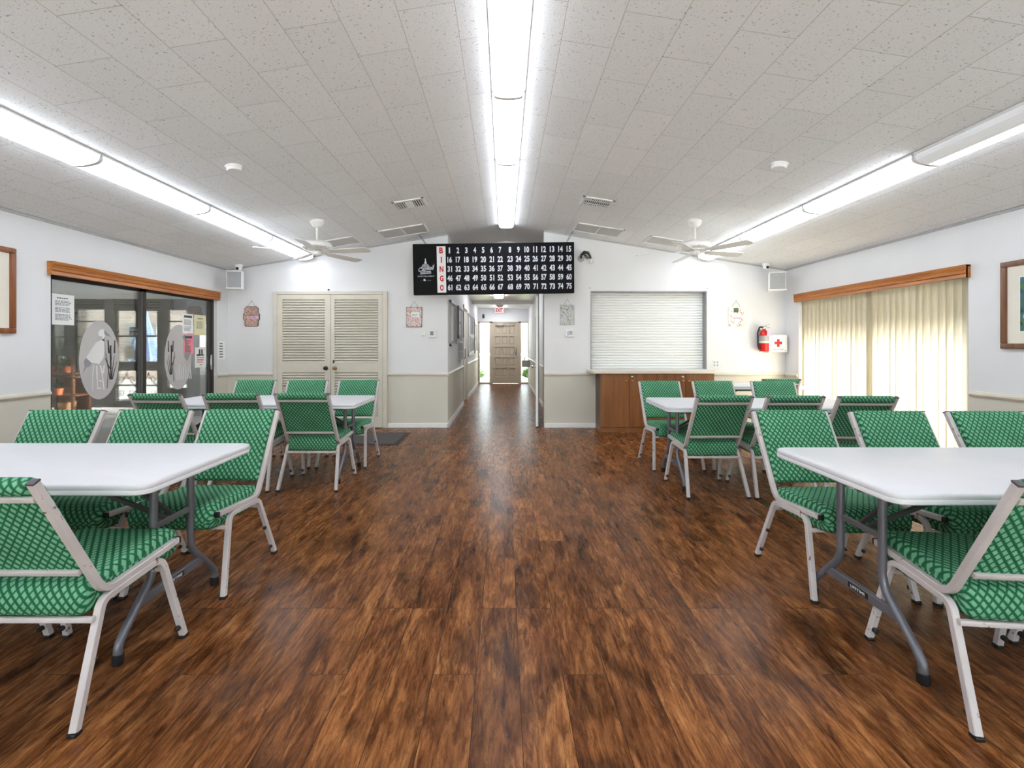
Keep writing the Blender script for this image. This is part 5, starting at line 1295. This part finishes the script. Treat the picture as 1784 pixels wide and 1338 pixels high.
# chair positions: x centre, y of the seat front, facing -1 (towards the viewer) / +1 (away), small turn, label, group
G1, G2, G3, G4 = 'chairs at the table by the glass doors', 'chairs at the table before the closet', 'chairs at the table by the blinds', 'chairs at the table before the cabinet'
chairs = [
    (-1.645, 2.325, -1, 0, 'green chair facing us at the aisle end of the table nearest the glass doors', G1),
    (-2.185, 2.32, -1, -1, 'green chair facing us, middle one behind the table nearest the glass doors', G1),
    (-2.71, 2.30, -1, 1, 'green chair facing us behind the glass-door table, next to the picture wall', G1),
    (-1.635, 2.02, 1, 0, 'scuffed green chair with its back to us at the near glass-door table, aisle end', G1),
    (-2.215, 2.02, 1, 0, 'green chair with back to us, inner neighbour at the near glass-door table', G1),
    (-1.672, 4.785, -1, 0, 'green chair facing us before the brass-knob closet leaf, aisle end of the table', G2),
    (-2.255, 4.785, -1, 1, 'green chair facing us in front of the closet leaf with the dark knob', G2),
    (-2.855, 4.785, -1, 0, 'green chair facing us at the closet table, in the corner beside the closet casing', G2),
    (-1.695, 4.53, 1, 0, 'green chair with whole back showing at the closet table, aisle end', G2),
    (-2.285, 4.50, 1, 2, 'green chair with back to us, middle of the closet-side table', G2),
    (-2.86, 4.48, 1, -4, 'green chair with back to us at the closet table, before the sliding door', G2),
    (1.765, 2.287, -1, 0, 'green chair facing us at the aisle end of the table nearest the blinds', G3),
    (2.345, 2.26, -1, 0, 'green chair facing us, middle one behind the table nearest the blinds', G3),
    (2.925, 2.25, -1, -1, 'green chair facing us behind the blinds-side table, next to the picture wall', G3),
    (1.79, 1.98, 1, -6, 'chipped green chair with its back to us at the near blinds-side table, aisle end', G3),
    (2.40, 1.98, 1, 0, 'green chair with back to us, inner neighbour at the near blinds-side table', G3),
    (1.745, 4.667, -1, 0, 'green chair facing us before the brown cabinet doors, aisle end of the table', G4),
    (2.345, 4.667, -1, 0, 'green chair facing us at the cabinet table below the outlet end of the counter', G4),
    (2.93, 4.60, -1, -8, 'green chair facing us at the cabinet table, in front of the corner table', G4),
    (1.752, 4.345, 1, 1, 'green chair with whole back showing at the cabinet table, aisle end', G4),
    (2.315, 4.33, 1, 0, 'green chair with back to us, middle of the cabinet-side table', G4),
    (2.88, 4.30, 1, -2, 'green chair with back to us at the cabinet table, against the glowing blinds', G4),
    (3.30, 6.18, 1, 0, 'green chair with back to us tucked under the small corner table', None),
]
proto = make_chair()
for i, (x, yf, fc, tw, lab, grp) in enumerate(chairs):
    c = proto if i == 0 else copy_tree(proto)
    c.location = (x, yf - fc * .22 if fc > 0 else yf + .22, 0)
    c.rotation_euler = (0, 0, R(tw) + (PI if fc > 0 else 0))
    c['label'] = lab; c['category'] = 'chair'
    if grp: c['group'] = grp
    elif 'group' in c: del c['group']

# ================================================================== tables
TZ = .73
def make_table(name, lab, cx, cy, lx, ly, rz=0.0, sticker=True, group=None, small=False):
    t = thing(name, lab, 'table', (cx, cy, 0), rz, group)
    rr = .05; hx, hy = lx / 2, ly / 2
    pts = []
    for sx, sy, a0 in ((1, 1, 0), (-1, 1, 90), (-1, -1, 180), (1, -1, 270)):
        for k in range(7):
            a = R(a0 + 15 * k); pts.append((sx * (hx - rr) + rr * math.cos(a), sy * (hy - rr) + rr * math.sin(a)))
    n = len(pts); lay = [(1.0, TZ - .044, .004), (1.0, TZ - .040, 0), (1.0, TZ - .026, 0), (1, TZ - .024, .0015), (1, TZ - .018, .0), (1.0, TZ - .009, 0), (1, TZ - .003, .003), (1, TZ, .010)]
    mb = MB(); vs = []
    for _, z, ins_ in lay:
        for x, y in pts:
            l_ = math.hypot(x, y); kx = (hx - ins_) / hx; ky = (hy - ins_) / hy; vs.append((x * kx, y * ky, z))
    fs = [(i * n + j, i * n + (j + 1) % n, (i + 1) * n + (j + 1) % n, (i + 1) * n + j) for i in range(len(lay) - 1) for j in range(n)]
    fs += [tuple(reversed(range(n))), tuple((len(lay) - 1) * n + j for j in range(n))]
    mb.add(vs, fs); mb.build('tabletop', M['table_top'], t, angle=40)
    for s in (-1, 1):
        mb = MB(); mb.bx(-hx + .14, hx - .14, s * .26 - .012, s * .26 + .012, TZ - .068, TZ - .044); mb.build('under_rail', M['brace_metal'], t, smooth=False)
    top, ft = (.12, .308) if not small else (.10, .25)
    for e_ in (-1, 1):
        X = e_ * (hx - .165)
        mb = MB(); mb.box((X, 0, TZ - .062), (.03, .50, .024)); mb.build('leg_socket_bar', M['brace_metal'], t, smooth=False)
        for s in (-1, 1):
            path = fillet([(X, s * top, TZ - .05), (X, s * top, .27), (X, s * (ft - .03), .11), (X, s * ft, .07), (X, s * ft, .012)], [0, .14, .06, .05, 0], 8)
            mb = MB(); mb.tube(path, .0165, 14, ref=(1, 0, 0)); lg = mb.build('leg', M['leg_metal'], t, angle=60)
            mb = MB(); mb.lathe([(.019, 0), (.021, .006), (.0205, .04), (.018, .042)], c=(X, s * ft, 0), n=16); mb.build('foot_cap', M['black_plastic'], lg)
        wb = (ft + top) * .5 - .008
        mb = MB(); mb.box((X, 0, .185), (.022, 2 * wb, .042), bev=.004); cb_ = mb.build('lower_crossbar', M['leg_metal'], t, smooth=False)
        if sticker:
            mb = MB(); ox = e_ * .0117
            mb.box((X + ox, 0, .186), (.0008, .115, .024)); m_ = mat4(X + ox + e_ * .0008, 0, .186, (0, e_, 0), (0, 0, 1))
            mb.text('LIFETIME', .013, m_, 1, w=.085, bold=.02)
            mb.build('maker_sticker', [M['sticker_black'], M['sticker_white']], cb_, smooth=False)
        mb = MB(); mb.box((X, 0, .468), (.016, 2 * top, .024), bev=.003); mb.build('upper_crossbar', M['leg_metal'], t, smooth=False)
        for s in (-1, 1):
            mb = MB(); mb.tube([(X - e_ * .01, s * .02, .468), (X - e_ * .40 * (.6 if small else 1), s * .10, TZ - .055)], .009, 6, square=True, ref=(0, 1, 0)); mb.build('folding_brace', M['brace_metal'], t, smooth=False)
    return t
GT = 'white folding tables'
make_table('folding_table', 'white folding table by the glass doors and reddish framed picture', -1.36 - .915, 2.155, 1.83, .762, 0, True, GT)
make_table('folding_table', 'white folding table in front of the louvered closet doors', -1.345 - .915, 4.56, 1.83, .762, 0, True, GT)
make_table('folding_table', 'white folding table by the blinds and brown framed picture', 1.395 + .915, 2.05, 1.83, .762, 0, True, GT)
make_table('folding_table', 'white folding table in front of the brown cabinet', 1.405 + .90, 4.32, 1.80, .762, R(-2.5), True, GT)
make_table('folding_table', 'small white folding table in the corner under the first aid box', 3.31, 6.32, 1.20, .62, 0, False, GT, True)

# ================================================================== light, sky, camera
w = bpy.data.worlds.new('World'); SC.world = w; w.use_nodes = True; nt = w.node_tree; nt.nodes.clear()
out = N(nt, 'ShaderNodeOutputWorld'); bg = N(nt, 'ShaderNodeBackground'); sky = N(nt, 'ShaderNodeTexSky', sky_type='NISHITA')
sky.sun_disc = False; sky.sun_elevation = R(24); sky.sun_rotation = R(80); sky.air_density = 1.0; sky.dust_density = 2.0
hs = N(nt, 'ShaderNodeHueSaturation'); hs.inputs['Saturation'].default_value = 0.45
L(nt, sky.outputs[0], hs.inputs['Color']); L(nt, hs.outputs[0], bg.inputs[0]); bg.inputs[1].default_value = 1.35; L(nt, bg.outputs[0], out.inputs[0])
sun = bpy.data.lights.new('sun', 'SUN'); sun.energy = 75.0; sun.angle = R(9); sun.color = (1.0, .97, .94)
so = bpy.data.objects.new('sun', sun); COL.objects.link(so)
dirv = Vector((-math.cos(R(24)) * math.cos(R(5)), math.cos(R(24)) * math.sin(R(5)), -math.sin(R(24))))
so.rotation_euler = dirv.to_track_quat('-Z', 'Y').to_euler(); so.location = (12, 4, 6)

cam = bpy.data.cameras.new('camera'); co = bpy.data.objects.new('camera', cam); COL.objects.link(co)
cam.sensor_fit = 'HORIZONTAL'; cam.sensor_width = 36.0; cam.lens = F / 1784 * 36.0
co.location = (0, 0, H); co.rotation_euler = (R(90), 0, 0)
cam.shift_x = (892 - VX) / 1784; cam.shift_y = (VY - 669) / 1784
cam.clip_start = 0.05; cam.clip_end = 300
SC.camera = co
vs_ = SC.view_settings
vs_.view_transform = 'Standard'; vs_.look = 'None'; vs_.gamma = 1.0; vs_.use_curve_mapping = False
vs_.exposure = 0.23
